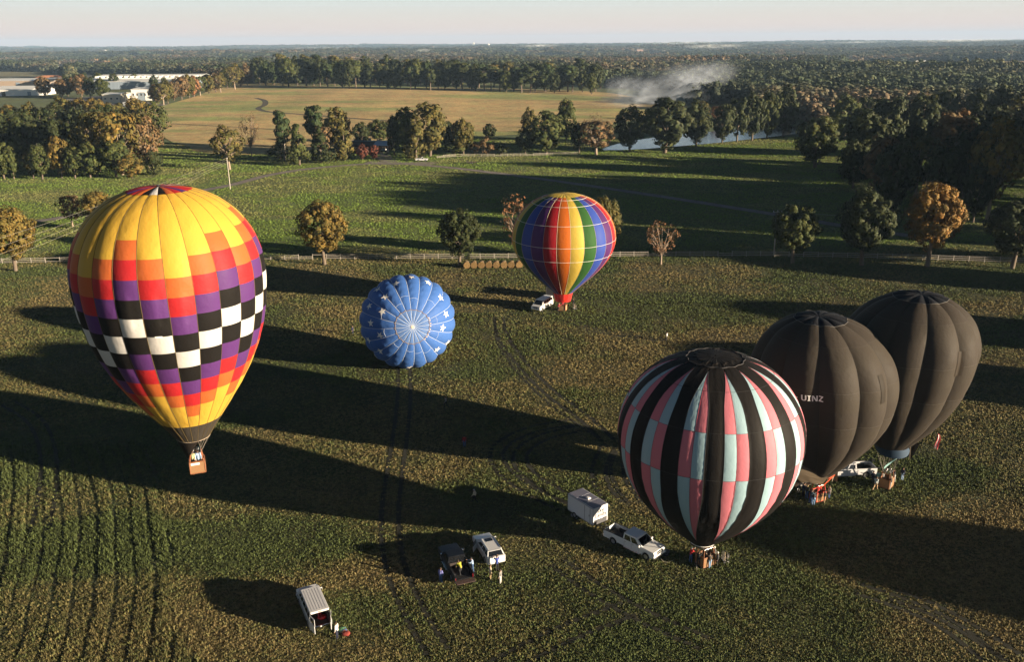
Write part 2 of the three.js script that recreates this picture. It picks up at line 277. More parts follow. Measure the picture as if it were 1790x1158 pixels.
// ------------------------------------------------------------------ trees
function crownGeo(seed, o) { // leaf-sized faces gathered into clumps; a 14 m tall tree, crown from y0 to 14
  const r = rngOf(seed), P = [], N = [], C = [], I = [], top = o.top ?? 14, y0 = o.y0 ?? 2.6, rx = o.rx ?? 5.6, cy = (top + y0) / 2, ry = (top - y0) / 2;
  const clumps = [];
  const gauss = () => (r() + r() + r() - 1.5) / 1.5;
  for (let i = 0; i < o.clumps; i++) {
    const u = r() * 2 - 1, a = r() * 6.283, s = Math.sqrt(1 - u * u), rad = o.fill ? Math.cbrt(.25 + .75 * r()) * .82 : .52 + .3 * r();
    let x = Math.cos(a) * s, y = u, z = Math.sin(a) * s, cr = (o.clumpR ?? 1.9) * (.7 + .6 * r());
    if (o.form === 'cone') { const t = r(), w = Math.pow(1 - t, .8) * rx * .82 + .25; const b = .6 + .4 * r(); clumps.push({ c: V3(Math.cos(a) * w * b, y0 + .6 + t * (top - y0 - 1), Math.sin(a) * w * b), r: cr * (1.15 - .75 * t), v: .8 + .4 * r() }); continue; }
    if (o.form === 'pine') { const t = .25 + .75 * r(), w = (t > .5 ? 1.15 - t * .75 : .3 + t) * rx; clumps.push({ c: V3(Math.cos(a) * w * (.3 + .7 * r()), y0 + t * (top - y0 - .8), Math.sin(a) * w * (.3 + .7 * r())), r: cr, flat: .45, v: .8 + .4 * r() }); continue; }
    const taper = y < 0 ? 1 + .12 * y : 1 - .1 * y * y; // fuller low, rounded top
    clumps.push({ c: V3(x * rx * rad * taper * (.9 + .25 * r()), cy + y * ry * (rad + .06) * (.92 + .2 * r()), z * rx * rad * taper * (.9 + .25 * r())), r: cr, v: .78 + .44 * r() });
  }
  const ctr = V3(0, cy, 0), U = V3(), W = V3(), n = V3();
  for (const k of clumps) for (let j = 0; j < o.leaves; j++) {
    const out = k.c.clone().sub(ctr).normalize();
    let d = V3(gauss(), gauss(), gauss()).normalize(); if (d.dot(out) < -.25 && r() < .75) d.negate();
    const q = k.c.clone().add(d.clone().multiplyScalar(k.r * (.65 + .45 * r())).multiply(V3(1, k.flat ?? .85, 1)));
    n.copy(d).multiplyScalar(.75).addScaledVector(out, .5).add(V3(gauss(), gauss() + .15, gauss()).multiplyScalar(.75)).normalize();
    U.set(gauss(), gauss(), gauss()).cross(n).normalize(); W.crossVectors(n, U);
    const sz = o.leaf * (.55 + .9 * r()), asp = .55 + .4 * r(), b = P.length / 3;
    for (const [u, w, h] of [[-1, 0, -.12], [0, -asp, .1], [1, 0, -.12], [0, asp, .1]]) { const pt = q.clone().addScaledVector(U, u * sz).addScaledVector(W, w * sz).addScaledVector(n, h * sz); P.push(pt.x, pt.y, pt.z); const nn = n.clone().multiplyScalar(.6).addScaledVector(d, .5).addScaledVector(U, u * .25).addScaledVector(W, w * .3).normalize(); N.push(nn.x, nn.y, nn.z); }
    const v = k.v * (.72 + .56 * r()), h = (r() - .5) * .3 + (k.v - 1) * .4; for (let t = 0; t < 4; t++) C.push(v * (1 + h), v, v * (1 - h * .5));
    I.push(b, b + 1, b + 2, b, b + 2, b + 3);
  }
  const g = new THREE.BufferGeometry(); g.setAttribute('position', new THREE.Float32BufferAttribute(P, 3)); g.setAttribute('normal', new THREE.Float32BufferAttribute(N, 3)); g.setAttribute('color', new THREE.Float32BufferAttribute(C, 3)); g.setIndex(I); g.userData.clumps = clumps; return g;
}
function trunkGeo(seed, crown, o = {}) {
  const r = rngOf(seed), gs = [], limb = (a, b, r0, r1, bend) => { const m = a.clone().lerp(b, .5).add(V3((r() - .5) * bend, Math.abs(bend) * .25, (r() - .5) * bend)); const c = new THREE.QuadraticBezierCurve3(a, m, b), n = o.seg ?? 5; for (let i = 0; i < n; i++) gs.push(bar(c.getPoint(i / n), c.getPoint((i + 1) / n), lerp(r0, r1, i / n), o.sides ?? 6, lerp(r0, r1, (i + 1) / n))); };
  const top = o.trunkTop ?? 5, w = o.w ?? .34, fork = V3((r() - .5) * .6, top, (r() - .5) * .6);
  limb(V3(0, -.3, 0), fork, w * 1.25, w * .75, .5);
  const cl = crown.userData.clumps, N = Math.min(o.limbs ?? 7, cl.length);
  for (let i = 0; i < N; i++) { const k = cl[Math.floor(i * cl.length / N)].c, s = fork.clone().lerp(V3(0, top * .6, 0), r() * .6); limb(s, k.clone().multiplyScalar(.98), w * .45, .05, 1.6); if (o.twigs) for (let j = 0; j < o.twigs; j++) { const t = cl[Math.floor(r() * cl.length)].c; if (t.distanceTo(k) < 4.5) limb(s.clone().lerp(k, .45 + .35 * r()), t.clone(), .07, .02, .8); } }
  if (o.leader) limb(fork, V3(fork.x * .5, 13.6, fork.z * .5), w * .7, .06, .4);
  return mg(gs);
}
M.bark = std([.13, .1, .075], { roughness: 1 });
M.paleBark = std([.26, .2, .15], { roughness: 1 });
const leafMat = (c, through = .22) => phy(c, { vertexColors: true, roughness: .75, side: THREE.DoubleSide, transmission: through, thickness: 0, specularIntensity: .3 });
const LEAF = {
  dark: leafMat([.034, .044, .014]), green: leafMat([.058, .07, .019]), olive: leafMat([.1, .088, .024]), gold: leafMat([.145, .106, .026]), orange: leafMat([.2, .118, .03]), rust: leafMat([.2, .105, .05], .12),
  brown: leafMat([.14, .092, .045], .12), pine: leafMat([.034, .05, .018], .1), maple: leafMat([.13, .045, .03]), tan: leafMat([.22, .165, .085], .12),
};
const SPEC = {
  near: { seeds: [1, 2, 3, 4], crown: { clumps: 190, leaves: 54, leaf: .225, clumpR: .92, rx: 6.1 }, trunk: { limbs: 9, sides: 7, w: .36 } },
  mid: { seeds: [11, 12, 13, 14, 15], crown: { clumps: 100, leaves: 32, leaf: .4, clumpR: 1.2, rx: 5.8, y0: 1.3 }, trunk: { limbs: 6 } },
  tall: { seeds: [21, 22, 23], crown: { clumps: 90, leaves: 30, leaf: .4, clumpR: 1.15, rx: 4.8, y0: 1.0, fill: true }, trunk: { limbs: 6, leader: true } },
  cone: { seeds: [31, 32], crown: { clumps: 40, leaves: 36, leaf: .5, clumpR: 1.5, rx: 4.4, y0: .8, form: 'cone' }, trunk: { limbs: 3, leader: true } },
  pine: { seeds: [41, 42], crown: { clumps: 34, leaves: 40, leaf: .5, clumpR: 1.7, rx: 4.8, y0: 3, form: 'pine' }, trunk: { limbs: 6, leader: true } },
  sparse: { seeds: [51, 52, 53], crown: { clumps: 60, leaves: 15, leaf: .2, clumpR: 1.1, rx: 5.9, y0: 3, fill: true }, trunk: { limbs: 20, twigs: 4, trunkTop: 3.6, w: .3 }, pale: true },
  airy: { seeds: [61, 62], crown: { clumps: 52, leaves: 24, leaf: .38, clumpR: 1.35, rx: 5.6, y0: 2.6, fill: true }, trunk: { limbs: 14, twigs: 2, trunkTop: 4.2 }, pale: true },
  bush: { seeds: [71, 72], crown: { clumps: 30, leaves: 34, leaf: .55, clumpR: 2.1, rx: 6.2, y0: 0 }, trunk: { limbs: 4, trunkTop: 2 } },
};
const built = {};
function variant(kind, i) {
  const s = SPEC[kind], seed = s.seeds[i % s.seeds.length], key = kind + seed;
  return built[key] ??= (() => { const c = crownGeo(seed, s.crown); return { crown: c, trunk: trunkGeo(seed + 500, c, s.trunk) }; })();
}
let treeCount = 0;
const treeRnd = rngOf(99);
function tree(px, py, hPx, wPx, kind, leaf, label, group, name) { // base, height and width as measured in the picture
  const p = gp(px, py), m = mPerPx(p), i = treeCount++, v = variant(kind, i), sp = SPEC[kind].crown;
  const h = hPx * m / .955, w = wPx * m;
  return putTree(p, h, w, kind, leaf, label, group, name, i, v, sp);
}
function putTree(p, h, w, kind, leaf, label, group, name, i = treeCount++, v = variant(kind, i), sp = SPEC[kind].crown) {
  const t = thing(name ?? (kind === 'pine' ? 'pine_tree' : kind === 'cone' ? 'cedar_tree' : kind === 'bush' ? 'shrub' : 'broadleaf_tree'), label, kind === 'bush' ? 'shrub' : 'tree', group);
  t.position.copy(p); t.position.y = H(p.x, p.z); t.rotation.y = treeRnd() * 6.28;
  const sy = h / 14.6, sx = w / (2 * ((sp.rx ?? 5.6) + (kind === 'cone' ? -.3 : .7)));
  t.scale.set(sx, sy, sx);
  mesh('trunk', v.trunk, SPEC[kind].pale ? M.paleBark : M.bark, t); mesh('crown', v.crown, LEAF[leaf], t);
  return t;
}
// the row of trees along the fence, left to right
const ROW = 'trees in the row along the paddock fence';
tree(28, 474, 116, 112, 'near', 'gold', 'golden green tree with lit trunk behind the power lines at the left edge', ROW);
tree(128, 396, 60, 48, 'airy', 'brown', 'small sparse brown tree beside the lane left of the yellow balloon', ROW);
tree(178, 404, 70, 76, 'near', 'gold', 'golden brown bushy tree half hidden behind the yellow balloon', ROW);
tree(568, 463, 114, 106, 'near', 'gold', 'squarish golden brown tree by the fence between yellow and blue balloons', ROW);
tree(803, 465, 102, 92, 'near', 'dark', 'dark green round tree by the fence next to the hay bales', ROW);
tree(912, 462, 128, 92, 'sparse', 'rust', 'tall thin rust brown tree behind left shoulder of rainbow balloon', ROW);
tree(1052, 455, 112, 82, 'near', 'olive', 'olive brown tree mostly hidden behind the rainbow balloon', ROW);
tree(1155, 463, 80, 72, 'sparse', 'rust', 'small almost bare rust tree with pale fanned branches by fence', ROW);
tree(1385, 461, 106, 104, 'near', 'green', 'green tree with leaning pale trunk beside the transformer pole', ROW);
tree(1506, 464, 136, 124, 'near', 'dark', 'large dark green tree left of the orange tree by the fence', ROW);
tree(1620, 467, 148, 122, 'near', 'orange', 'bright golden orange tree by the fence at the right', ROW);
tree(1768, 470, 124, 130, 'near', 'dark', 'dark tree at the right edge with pale crooked trunk', ROW);

// trees round the farm house and along the lane
const FARM = 'trees round the farm house';
tree(402, 297, 76, 74, 'airy', 'olive', 'single olive green tree standing beside the white utility pole', FARM);
tree(441, 278, 82, 42, 'sparse', 'brown', 'slender leafless tree behind the tree by the utility pole', FARM);
const farm = [[498, 282, 88, 42, 'pine', 'pine', 'tall dark pine at the left end of the farm grove'], [552, 262, 76, 48, 'pine', 'pine', 'dark pine top rising behind the farm grove'], [592, 270, 82, 60, 'tall', 'olive', 'tall olive tree in the middle of the farm grove'], [568, 274, 56, 44, 'airy', 'brown', 'brownish bare topped tree inside the farm grove'], [524, 289, 74, 40, 'cone', 'green', 'front cedar nearest the lane in the farm grove'], [562, 285, 62, 40, 'cone', 'dark', 'short dark cedar with white trunk base in the farm grove'], [602, 281, 72, 42, 'cone', 'olive', 'olive cedar with white trunk base at right end of farm grove'], [633, 262, 50, 36, 'mid', 'dark', 'dark round tree just behind the left end of the house'], [490, 280, 32, 46, 'bush', 'dark', 'dark low shrub left of the farm grove'],
  [662, 250, 40, 52, 'mid', 'green', 'green tree rising behind the metal house roof'], [752, 273, 95, 76, 'tall', 'olive', 'largest round olive tree right of the farm house'], [712, 272, 84, 60, 'tall', 'green', 'green tree on the house side of the largest olive tree'], [690, 272, 70, 34, 'tall', 'dark', 'dark narrow tree right beside the house carport'], [728, 279, 76, 46, 'cone', 'olive', 'pale olive cedar right behind the white pickup by the house'], [810, 270, 62, 52, 'mid', 'olive', 'brown topped tree behind the left end of the white farm fence'], [784, 262, 50, 36, 'mid', 'dark', 'dark tree between the largest olive tree and brown topped tree'], [796, 270, 24, 44, 'bush', 'green', 'pale green bush behind the white farm fence'], [852, 270, 33, 32, 'bush', 'brown', 'round brown bush above the white farm fence'], [830, 269, 22, 22, 'bush', 'brown', 'small brown bush beside the round brown bush'], [878, 270, 20, 30, 'bush', 'dark', 'low dark bush right of the round brown bush'], [856, 246, 30, 30, 'mid', 'dark', 'small dark round tree on the slope behind the brown bush']];
for (const [x, y, h, w, k, c, l] of farm) tree(x, y, h, w, k, c, l, FARM);
for (const [x, y, h, w, l] of [[634, 280, 27, 30, 'dark red maple before the house, larger of the two red ones'], [655, 279, 26, 24, 'dark red maple before the carport, smaller of the two red ones']]) tree(x, y, h, w, 'mid', 'maple', l, FARM, 'maple_tree');
// trees round the pond
const POND = 'trees along the near bank of the pond';
for (const [x, y, h, w, k, c, l] of [[924, 246, 58, 32, 'tall', 'olive', 'hazy olive tree behind left side of the round pond tree'], [990, 246, 72, 44, 'tall', 'green', 'tall hazy tree behind the right side of the round pond tree'], [955, 270, 76, 84, 'mid', 'green', 'round leafy green tree at the right end of the white farm fence'], [918, 270, 46, 40, 'mid', 'dark', 'low dark tree at the left foot of the round pond tree'], [1042, 271, 64, 84, 'airy', 'brown', 'wide brown tree left of the pond water'], [1012, 268, 56, 40, 'mid', 'dark', 'dark tree pressed between round green and wide brown trees'], [1100, 266, 80, 66, 'mid', 'dark', 'dark tree at the left of the big pond oak'], [1162, 268, 97, 112, 'mid', 'dark', 'biggest dark oak in front of the pond'], [1216, 257, 78, 66, 'mid', 'dark', 'dark tree with gap of water either side of its trunk'], [1262, 250, 70, 52, 'mid', 'dark', 'first dark tree of the tight pond bank row'], [1288, 248, 78, 54, 'mid', 'dark', 'second dark tree of the tight pond bank row'], [1314, 246, 82, 54, 'mid', 'dark', 'third dark tree of the tight pond bank row'], [1340, 243, 80, 54, 'mid', 'green', 'fourth tree of the tight pond bank row, olive topped'], [1368, 239, 86, 58, 'mid', 'dark', 'last and tallest dark tree of the tight pond bank row'], [1424, 293, 92, 90, 'mid', 'green', 'single round tree on the meadow before the right hand wood'], [1228, 212, 34, 30, 'airy', 'olive', 'olive tree in the smoke behind the pond row'], [1251, 214, 30, 26, 'airy', 'rust', 'rusty small tree behind the pond row'], [1040, 228, 34, 32, 'sparse', 'tan', 'pale bare tree at the foot of the smoke']]) tree(x, y, h, w, k, c, l, POND);

// the woods: left, right, the dark line behind the hay field, the hedge by the warehouses
function wood(rows, labelOf, group, seed) {
  const r = rngOf(seed);
  rows.forEach(([x0, x1, y0, y1, n, hPx, kinds, leaves], ri) => { for (let i = 0; i < n; i++) {
    const t = (i + .5 + (r() - .5) * .6) / n, x = lerp(x0, x1, t), y = lerp(y0, y1, t) + (r() - .5) * 5, h = hPx * (.82 + .36 * r()), k = kinds[Math.floor(r() * kinds.length)], c = leaves[Math.floor(r() * leaves.length)];
    tree(x, y, h, h * (k === 'tall' ? .62 : k === 'cone' ? .55 : .85) * (.9 + .3 * r()), k, c, labelOf(c, k, ri), group);
  } });
}
const hue = { dark: 'dark green', green: 'green', olive: 'olive green', gold: 'golden', orange: 'orange', rust: 'rusty', brown: 'brown', tan: 'pale tan', pine: 'deep green' };
wood([[-60, 270, 238, 236, 9, 62, ['mid', 'tall'], ['olive', 'gold', 'brown']], [-60, 285, 262, 262, 9, 80, ['mid', 'tall', 'airy'], ['dark', 'olive', 'dark', 'green']], [-70, 275, 292, 285, 9, 88, ['mid', 'tall'], ['dark', 'dark', 'green', 'olive']]], (c, k, i) => `${hue[c]} tree in the ${['rear', 'middle', 'inner front'][i]} rank of the dense left wood`, 'trees deep in the wood at the left edge', 301);
wood([[-60, 215, 318, 308, 11, 62, ['mid', 'tall'], ['green', 'olive', 'green', 'gold']]], (c) => `lower ${hue[c]} tree on the sunlit front of the left wood`, 'front trees of the left wood', 302);
for (const [x, y, h, w, k, c, l] of [[215, 306, 118, 100, 'airy', 'gold', 'tall golden sycamore with pale limbs at the right end of left wood'], [262, 303, 96, 70, 'airy', 'brown', 'brown sycamore with white trunk at the outer edge of left wood'], [175, 300, 112, 80, 'airy', 'olive', 'olive sycamore beside the golden sycamore in the left wood'], [232, 312, 42, 50, 'bush', 'gold', 'rounded sunlit bush at the foot of the golden sycamore'], [270, 306, 44, 40, 'bush', 'dark', 'dark shrub at the outer corner of the left wood']]) tree(x, y, h, w, k, c, l, 'edge trees of the left wood');
wood([[1440, 2050, 244, 250, 13, 84, ['mid', 'mid', 'tall'], ['dark', 'green', 'dark', 'olive']], [1465, 2060, 272, 284, 12, 92, ['mid', 'tall'], ['dark', 'dark', 'green']], [1500, 2100, 312, 326, 11, 112, ['mid', 'airy', 'tall'], ['dark', 'brown', 'green', 'dark']], [1520, 2150, 345, 362, 10, 124, ['mid', 'airy', 'tall'], ['dark', 'dark', 'olive', 'brown']]], (c, k, i) => `${hue[c]} tree in the ${['rearmost', 'second', 'third', 'foremost'][i]} rank of the dense right wood`, 'trees in the right wood', 303);
for (const [x, y, h, w, k, c, l] of [[1725, 385, 176, 120, 'airy', 'gold', 'tall tawny tree lit gold above the right wood front'], [1700, 390, 120, 60, 'mid', 'dark', 'dark tree with bare double trunk behind the orange tree'], [1560, 372, 130, 90, 'mid', 'dark', 'shaded dark tree behind the large dark row tree'], [1640, 380, 130, 90, 'mid', 'dark', 'shaded dark tree right behind the orange tree'], [1490, 330, 84, 70, 'mid', 'dark', 'shaded tree at the meadow corner of the right wood']]) tree(x, y, h, w, k, c, l, 'front trees of the right wood');
// off to the right, the wood goes on towards the camera: known from the long shadows on the meadow
{ const r = rngOf(1717); for (const [g0, n] of [[186, 2], [205, 3], [212, 3], [220, 3], [228, 3], [237, 3], [246, 3], [256, 3], [266, 3], [276, 3], [316, 2], [326, 2], [338, 2], [350, 2], [364, 2]]) for (let i = 0; i < n; i++) { let g = g0, x = 160; for (let k = 0; k < 6; k++) { x = (g * .948 + 15.9) * .597 + 38 + i * 17; g = g0 - .404 * (x - 150) + (r() - .5) * 4; } const h = (g0 > 300 ? 25 : 34) + 6 * r(); putTree(V3(x + r() * 6, 0, -g), h, h * .55, 'mid', 'dark', 'dark tree where the right wood goes on out of view', 'wood trees beyond the right edge'); } }
wood([[448, 1050, 149, 164, 46, 44, ['tall', 'mid', 'tall', 'pine'], ['dark', 'pine', 'dark', 'green', 'dark']]], (c) => `${hue[c]} tree in the dark line along the top of hay field`, 'trees in the dark line behind the hay field', 304);
wood([[458, 1060, 145, 155, 44, 42, ['tall', 'mid', 'pine'], ['dark', 'pine', 'dark', 'olive']]], (c) => `${hue[c]} tree top in the second rank behind the hay field`, 'second rank trees behind the hay field', 305);
wood([[268, 436, 186, 149, 15, 38, ['mid', 'tall', 'airy'], ['olive', 'brown', 'green', 'rust']]], (c) => `${hue[c]} tree in the hedge between warehouses and hay field`, 'hedge trees beside the hay field', 306);
wood([[75, 190, 168, 172, 6, 36, ['mid'], ['dark', 'green', 'brown']], [118, 300, 152, 158, 8, 24, ['mid', 'tall'], ['dark', 'green']]], (c) => `${hue[c]} tree standing among the warehouses`, 'trees among the warehouses', 307);

// woodland too far to tell its trees apart
function inPoly(poly, x, z) { let c = false; for (let i = 0, j = poly.length - 1; i < poly.length; j = i++) { const a = poly[i], b = poly[j]; if ((a.z > z) !== (b.z > z) && x < (b.x - a.x) * (z - a.z) / (b.z - a.z) + a.x) c = !c; } return c; }
{
  const px = (l) => l.map(([x, y]) => gp(x, y));
  const open = [px([[1440, 124], [1500, 112], [1600, 109.5], [2000, 107], [2000, 140], [1700, 133], [1560, 129]]), px([[1080, 93], [1110, 92], [1165, 94.5], [1160, 101], [1100, 98]]), px([[95, 116], [180, 114.5], [180, 124], [95, 126]]), px([[-80, 128], [120, 126], [120, 170], [-80, 172]]), px([[130, 131], [345, 131], [345, 156], [130, 160]]), px([[150, 158], [290, 154], [270, 186], [170, 186]]), px([[640, 88], [700, 88], [700, 92], [640, 92]])];
  const extra = [px([[1195, 186], [1230, 160], [1050, 152], [1060, 128], [2000, 112], [2100, 235], [1440, 238], [1400, 215], [1310, 203], [1300, 182]]), px([[-100, 124], [450, 112], [450, 140], [300, 150], [130, 152], [-100, 150]])];
  const field = fieldPts, r = rngOf(77), mats = [[], [], []], cols = [[], [], []], m = new THREE.Matrix4(), q = new THREE.Quaternion();
  const geos = [81, 82, 83].map((s, i) => crownGeo(s, { clumps: 15, leaves: 15, leaf: 1.15, clumpR: 2.5, rx: 5.4, y0: .4, fill: i === 2 }));
  const pal = [[.034, .05, .022], [.045, .058, .026], [.063, .068, .032], [.086, .076, .042], [.115, .085, .048], [.03, .045, .022]];
  const put = (x, z, h, w, i) => { q.setFromAxisAngle(V3(0, 1, 0), r() * 6.28); m.compose(V3(x, H(x, z) - .3, z), q, V3(w / 12, h / 14.5, w / 12)); mats[i].push(...m.elements); const t = fbm(x / 260, z / 260, 3), c = pal[Math.min(5, Math.floor(clamp((t - .5) * 3 + .36, 0, .999) * 4 + r() * 1.3))], v = (.85 + .3 * r()) * (.7 + .6 * fbm(x / 90 + 7, z / 90, 2)); cols[i].push(c[0] * v, c[1] * v, c[2] * v); };
  const zone = (g0, g1, st, hh, jit = 1) => {
    for (let g = g0; g < g1; g += st) for (let x = -g * .74 - 60; x < g * .74 + 60; x += st) {
      const X = x + (r() - .5) * st * jit, Z = -(g + (r() - .5) * st * jit), rr = Math.hypot(X, Z);
      const far = g >= 1150; let ok = far; if (!ok) ok = extra.some((p) => inPoly(p, X, Z));
      if (!ok || inPoly(field, X, Z) || open.some((p) => inPoly(p, X, Z))) { r(); continue; }
      if (far && rr > 1700 && fbm(X / 620 + 8, Z / 260, 3) > .59) continue; // clearings
      put(X, Z, hh * (.72 + .5 * r()) * (.62 + .76 * fbm(X / 210 + 31, Z / 170, 2)), st * (1.4 + .5 * r()), Math.floor(r() * 3));
    }
  };
  zone(430, 1150, 8.5, 17); zone(1150, 2300, 11, 19); zone(2300, 4300, 20, 21); zone(4300, 8000, 44, 23); zone(8000, 15000, 95, 26);
  geos.forEach((g, i) => {
    const im = new THREE.InstancedMesh(g, std([1, 1, 1], { vertexColors: true, roughness: .9, side: THREE.DoubleSide }), mats[i].length / 16);
    im.instanceMatrix.array.set(mats[i]); im.instanceColor = new THREE.InstancedBufferAttribute(new Float32Array(cols[i]), 3);
    im.name = numbered('distant_woodland'); tag(im, 'distant mixed autumn woodland reaching to the horizon', 'woodland', 'distant woodland', 'stuff'); im.castShadow = im.receiveShadow = true; scene.add(im);
  });
  console.log('woodland', mats.map((a) => a.length / 16).join(' '));
}
// ------------------------------------------------------------------ hot air balloons
const font = await new FontLoader().loadAsync('fonts/droid/droid_sans_bold.typeface.json');
const fabBump = noiseTex(31, 256, [[5, 1], [13, .8], [40, .35]], 0, 1, null, null, true);
const FAB = {};
function fabric(c, through = .16) {
  const k = c.join() + through; return FAB[k] ??= phy(c, { roughness: .62, side: THREE.DoubleSide, transmission: through, thickness: 0, specularIntensity: Math.max(...c) < .1 ? .14 : .35, bumpMap: rep(fabBump, 1), bumpScale: .022 });
}
const C = { yellow: [0.528, 0.3256, 0.044], orange: [0.4576, 0.1056, 0.0264], red: [0.4048, 0.0176, 0.022], purple: [0.088, 0.02816, 0.1408], black: [0.01232, 0.011, 0.01056], white: [0.5456, 0.528, 0.5104], pink: [.52, .16, .2], teal: [.29, .425, .48], green: [0.0308, 0.0968, 0.0264], blue: [0.0308, 0.066, 0.3168], rpurple: [0.0748, 0.0176, 0.1144], crimson: [0.3168, 0.01056, 0.0176], rorange: [0.4928, 0.1144, 0.01056], ryellow: [0.5104, 0.3696, 0.0616], sky: [.045, .125, .38], cream: [0.44, 0.3696, 0.2816], smoke: [.046, .039, .032] };
function envelope(o) { // o: R, up (crown above the widest circle), drop (widest circle above the mouth), rm (mouth radius), n gores, bulge
  const pts = []; for (let i = 0; i <= 90; i++) { const a = i / 90 * Math.PI / 2; pts.push([o.R * Math.sin(a), o.drop + o.up * Math.cos(a) * (1 - .045 * Math.cos(a) ** 6)]); }
  const bz = (s, a, b, c, d) => a * (1 - s) ** 3 + 3 * b * s * (1 - s) ** 2 + 3 * c * s * s * (1 - s) + d * s ** 3;
  for (let i = 1; i <= 90; i++) { const s = i / 90; pts.push([bz(s, o.R, o.R, o.rm + (o.mid ?? .34) * (o.R - o.rm), o.rm), bz(s, o.drop, o.drop * (1 - (o.full ?? .5)), o.drop * .24, 0)]); }
  const acc = [0]; for (let i = 1; i < pts.length; i++) acc.push(acc[i - 1] + Math.hypot(pts[i][0] - pts[i - 1][0], pts[i][1] - pts[i - 1][1]));
  const L = acc.at(-1);
  const prof = (a) => { a = clamp(a, 0, L); let lo = 0, hi = acc.length - 1; while (hi - lo > 1) { const m = (lo + hi) >> 1; if (acc[m] > a) hi = m; else lo = m; } const f = (a - acc[lo]) / (acc[hi] - acc[lo] || 1); return [lerp(pts[lo][0], pts[hi][0], f), lerp(pts[lo][1], pts[hi][1], f)]; };
  const d = Math.PI * 2 / o.n, psi0 = o.psi0 ?? 0;
  const e = { ...o, L, d, prof };
  e.S = (psi, a, lift = 0) => { // psi 0 faces +z; a is the arc length from the crown
    let f = (psi - psi0) / d; f = (f - Math.round(f)) * 2; // 0 mid gore, +-1 seam
    const [r, y] = prof(a), fade = Math.pow(Math.max(0, Math.sin(Math.PI * clamp(a / L, 0, 1))), .6) * ss(0, o.R * .3, a), w = o.wrinkle ? o.wrinkle(psi, a, f) : 0;
    const k = 1 + o.bulge * (1 - f * f) * fade, rr = r * k + w + lift, t = a / L;
    const lean = o.lean ? (1 - t) ** 1.2 * y : 0; // the whole bag leans as its crown is blown aside
    return V3(Math.sin(psi) * rr + (o.lean?.[0] ?? 0) * lean, y + lift * .3 + (o.bulge * .35 * o.R * (1 - f * f)) * ss(o.R * .9, 0, a) * ss(0, o.R * .25, a), Math.cos(psi) * rr + (o.lean?.[1] ?? 0) * lean);
  };
  return e;
}
function patch(e, pa, pb, a0, a1, nu, nv, lift = 0) { // pa, pb: numbers or functions of arc length
  const A = typeof pa === 'number' ? () => pa : pa, B = typeof pb === 'number' ? () => pb : pb, eps = .004;
  const P = [], N = [], U = [], I = [];
  for (let j = 0; j <= nv; j++) for (let i = 0; i <= nu; i++) {
    const a = lerp(a0, a1, j / nv), u = clamp(i / nu, eps, 1 - eps), l = A(a), r = B(a), ps = lerp(l, r, i / nu), pi = lerp(l, r, u);
    const q = e.S(lerp(l, r, clamp(i / nu, 1e-4, 1 - 1e-4)), a, lift), w = Math.max(.002, (r - l) * .03), s1 = e.S(Math.min(pi + w, Math.max(r, l) - 1e-4), a, lift), s0 = e.S(Math.max(pi - w, Math.min(l, r) + 1e-4), a, lift), t1 = e.S(pi, a + .06, lift), t0 = e.S(pi, Math.max(.002, a - .06), lift);
    let n = t1.sub(t0).cross(s1.sub(s0)); if (n.lengthSq() < 1e-12) n.set(0, 1, 0); n.normalize();
    P.push(q.x, q.y, q.z); N.push(n.x, n.y, n.z); U.push(ps * e.R / 6, a / 6);
  }
  for (let j = 0; j < nv; j++) for (let i = 0; i < nu; i++) { const a = j * (nu + 1) + i, b = a + 1, c = a + nu + 1, d = c + 1; I.push(a, c, b, b, c, d); }
  const g = new THREE.BufferGeometry(); g.setAttribute('position', new THREE.Float32BufferAttribute(P, 3)); g.setAttribute('normal', new THREE.Float32BufferAttribute(N, 3)); g.setAttribute('uv', new THREE.Float32BufferAttribute(U, 2)); g.setIndex(I); return g;
}
const seamTape = (e, psi, a0, a1, r, seg = 36) => { const p = []; for (let i = 0; i <= seg; i++) p.push(e.S(psi, lerp(a0, a1, i / seg), r * .4)); return new THREE.TubeGeometry(new THREE.CatmullRomCurve3(p), seg, r, 4); };
const hoop = (e, a, r, lift = 0, from = 0, to = Math.PI * 2, seg = 120) => { const p = []; for (let i = 0; i <= seg; i++) p.push(e.S(lerp(from, to, i / seg), a, lift + r * .4)); return new THREE.TubeGeometry(new THREE.CatmullRomCurve3(p), seg, r, 4); };

// wicker: woven texture on real basket walls
const wickerTex = (() => { const n = 128, d = new Uint8Array(n * n * 4), r = rngOf(8); for (let y = 0; y < n; y++) for (let x = 0; x < n; x++) { const cx = Math.floor(x / 16), cy = Math.floor(y / 8), over = (cx + cy) % 2, u = (x % 16) / 16, v = (y % 8) / 8, b = (over ? Math.sin(v * 3.14) : Math.sin(u * 3.14) * .8) * .6 + .3 + r() * .12, k = (y * n + x) * 4; d[k] = d[k + 1] = d[k + 2] = clamp(b, 0, 1) * 255; d[k + 3] = 255; } const t = new THREE.DataTexture(d, n, n); t.wrapS = t.wrapT = THREE.RepeatWrapping; t.magFilter = THREE.LinearFilter; t.needsUpdate = true; return t; })();
M.wicker = std([.34, .18, .08], { roughness: .8, map: rep(wickerTex, 1.6), bumpMap: rep(wickerTex, 1.6), bumpScale: .012 });
M.leather = std([.2, .075, .03], { roughness: .6 });
M.steel = std([.5, .5, .5], { roughness: .3, metalness: 1 });
M.cable = std([.22, .19, .16], { roughness: .6 });
M.blackCloth = std([.018, .018, .02], { roughness: .8 });
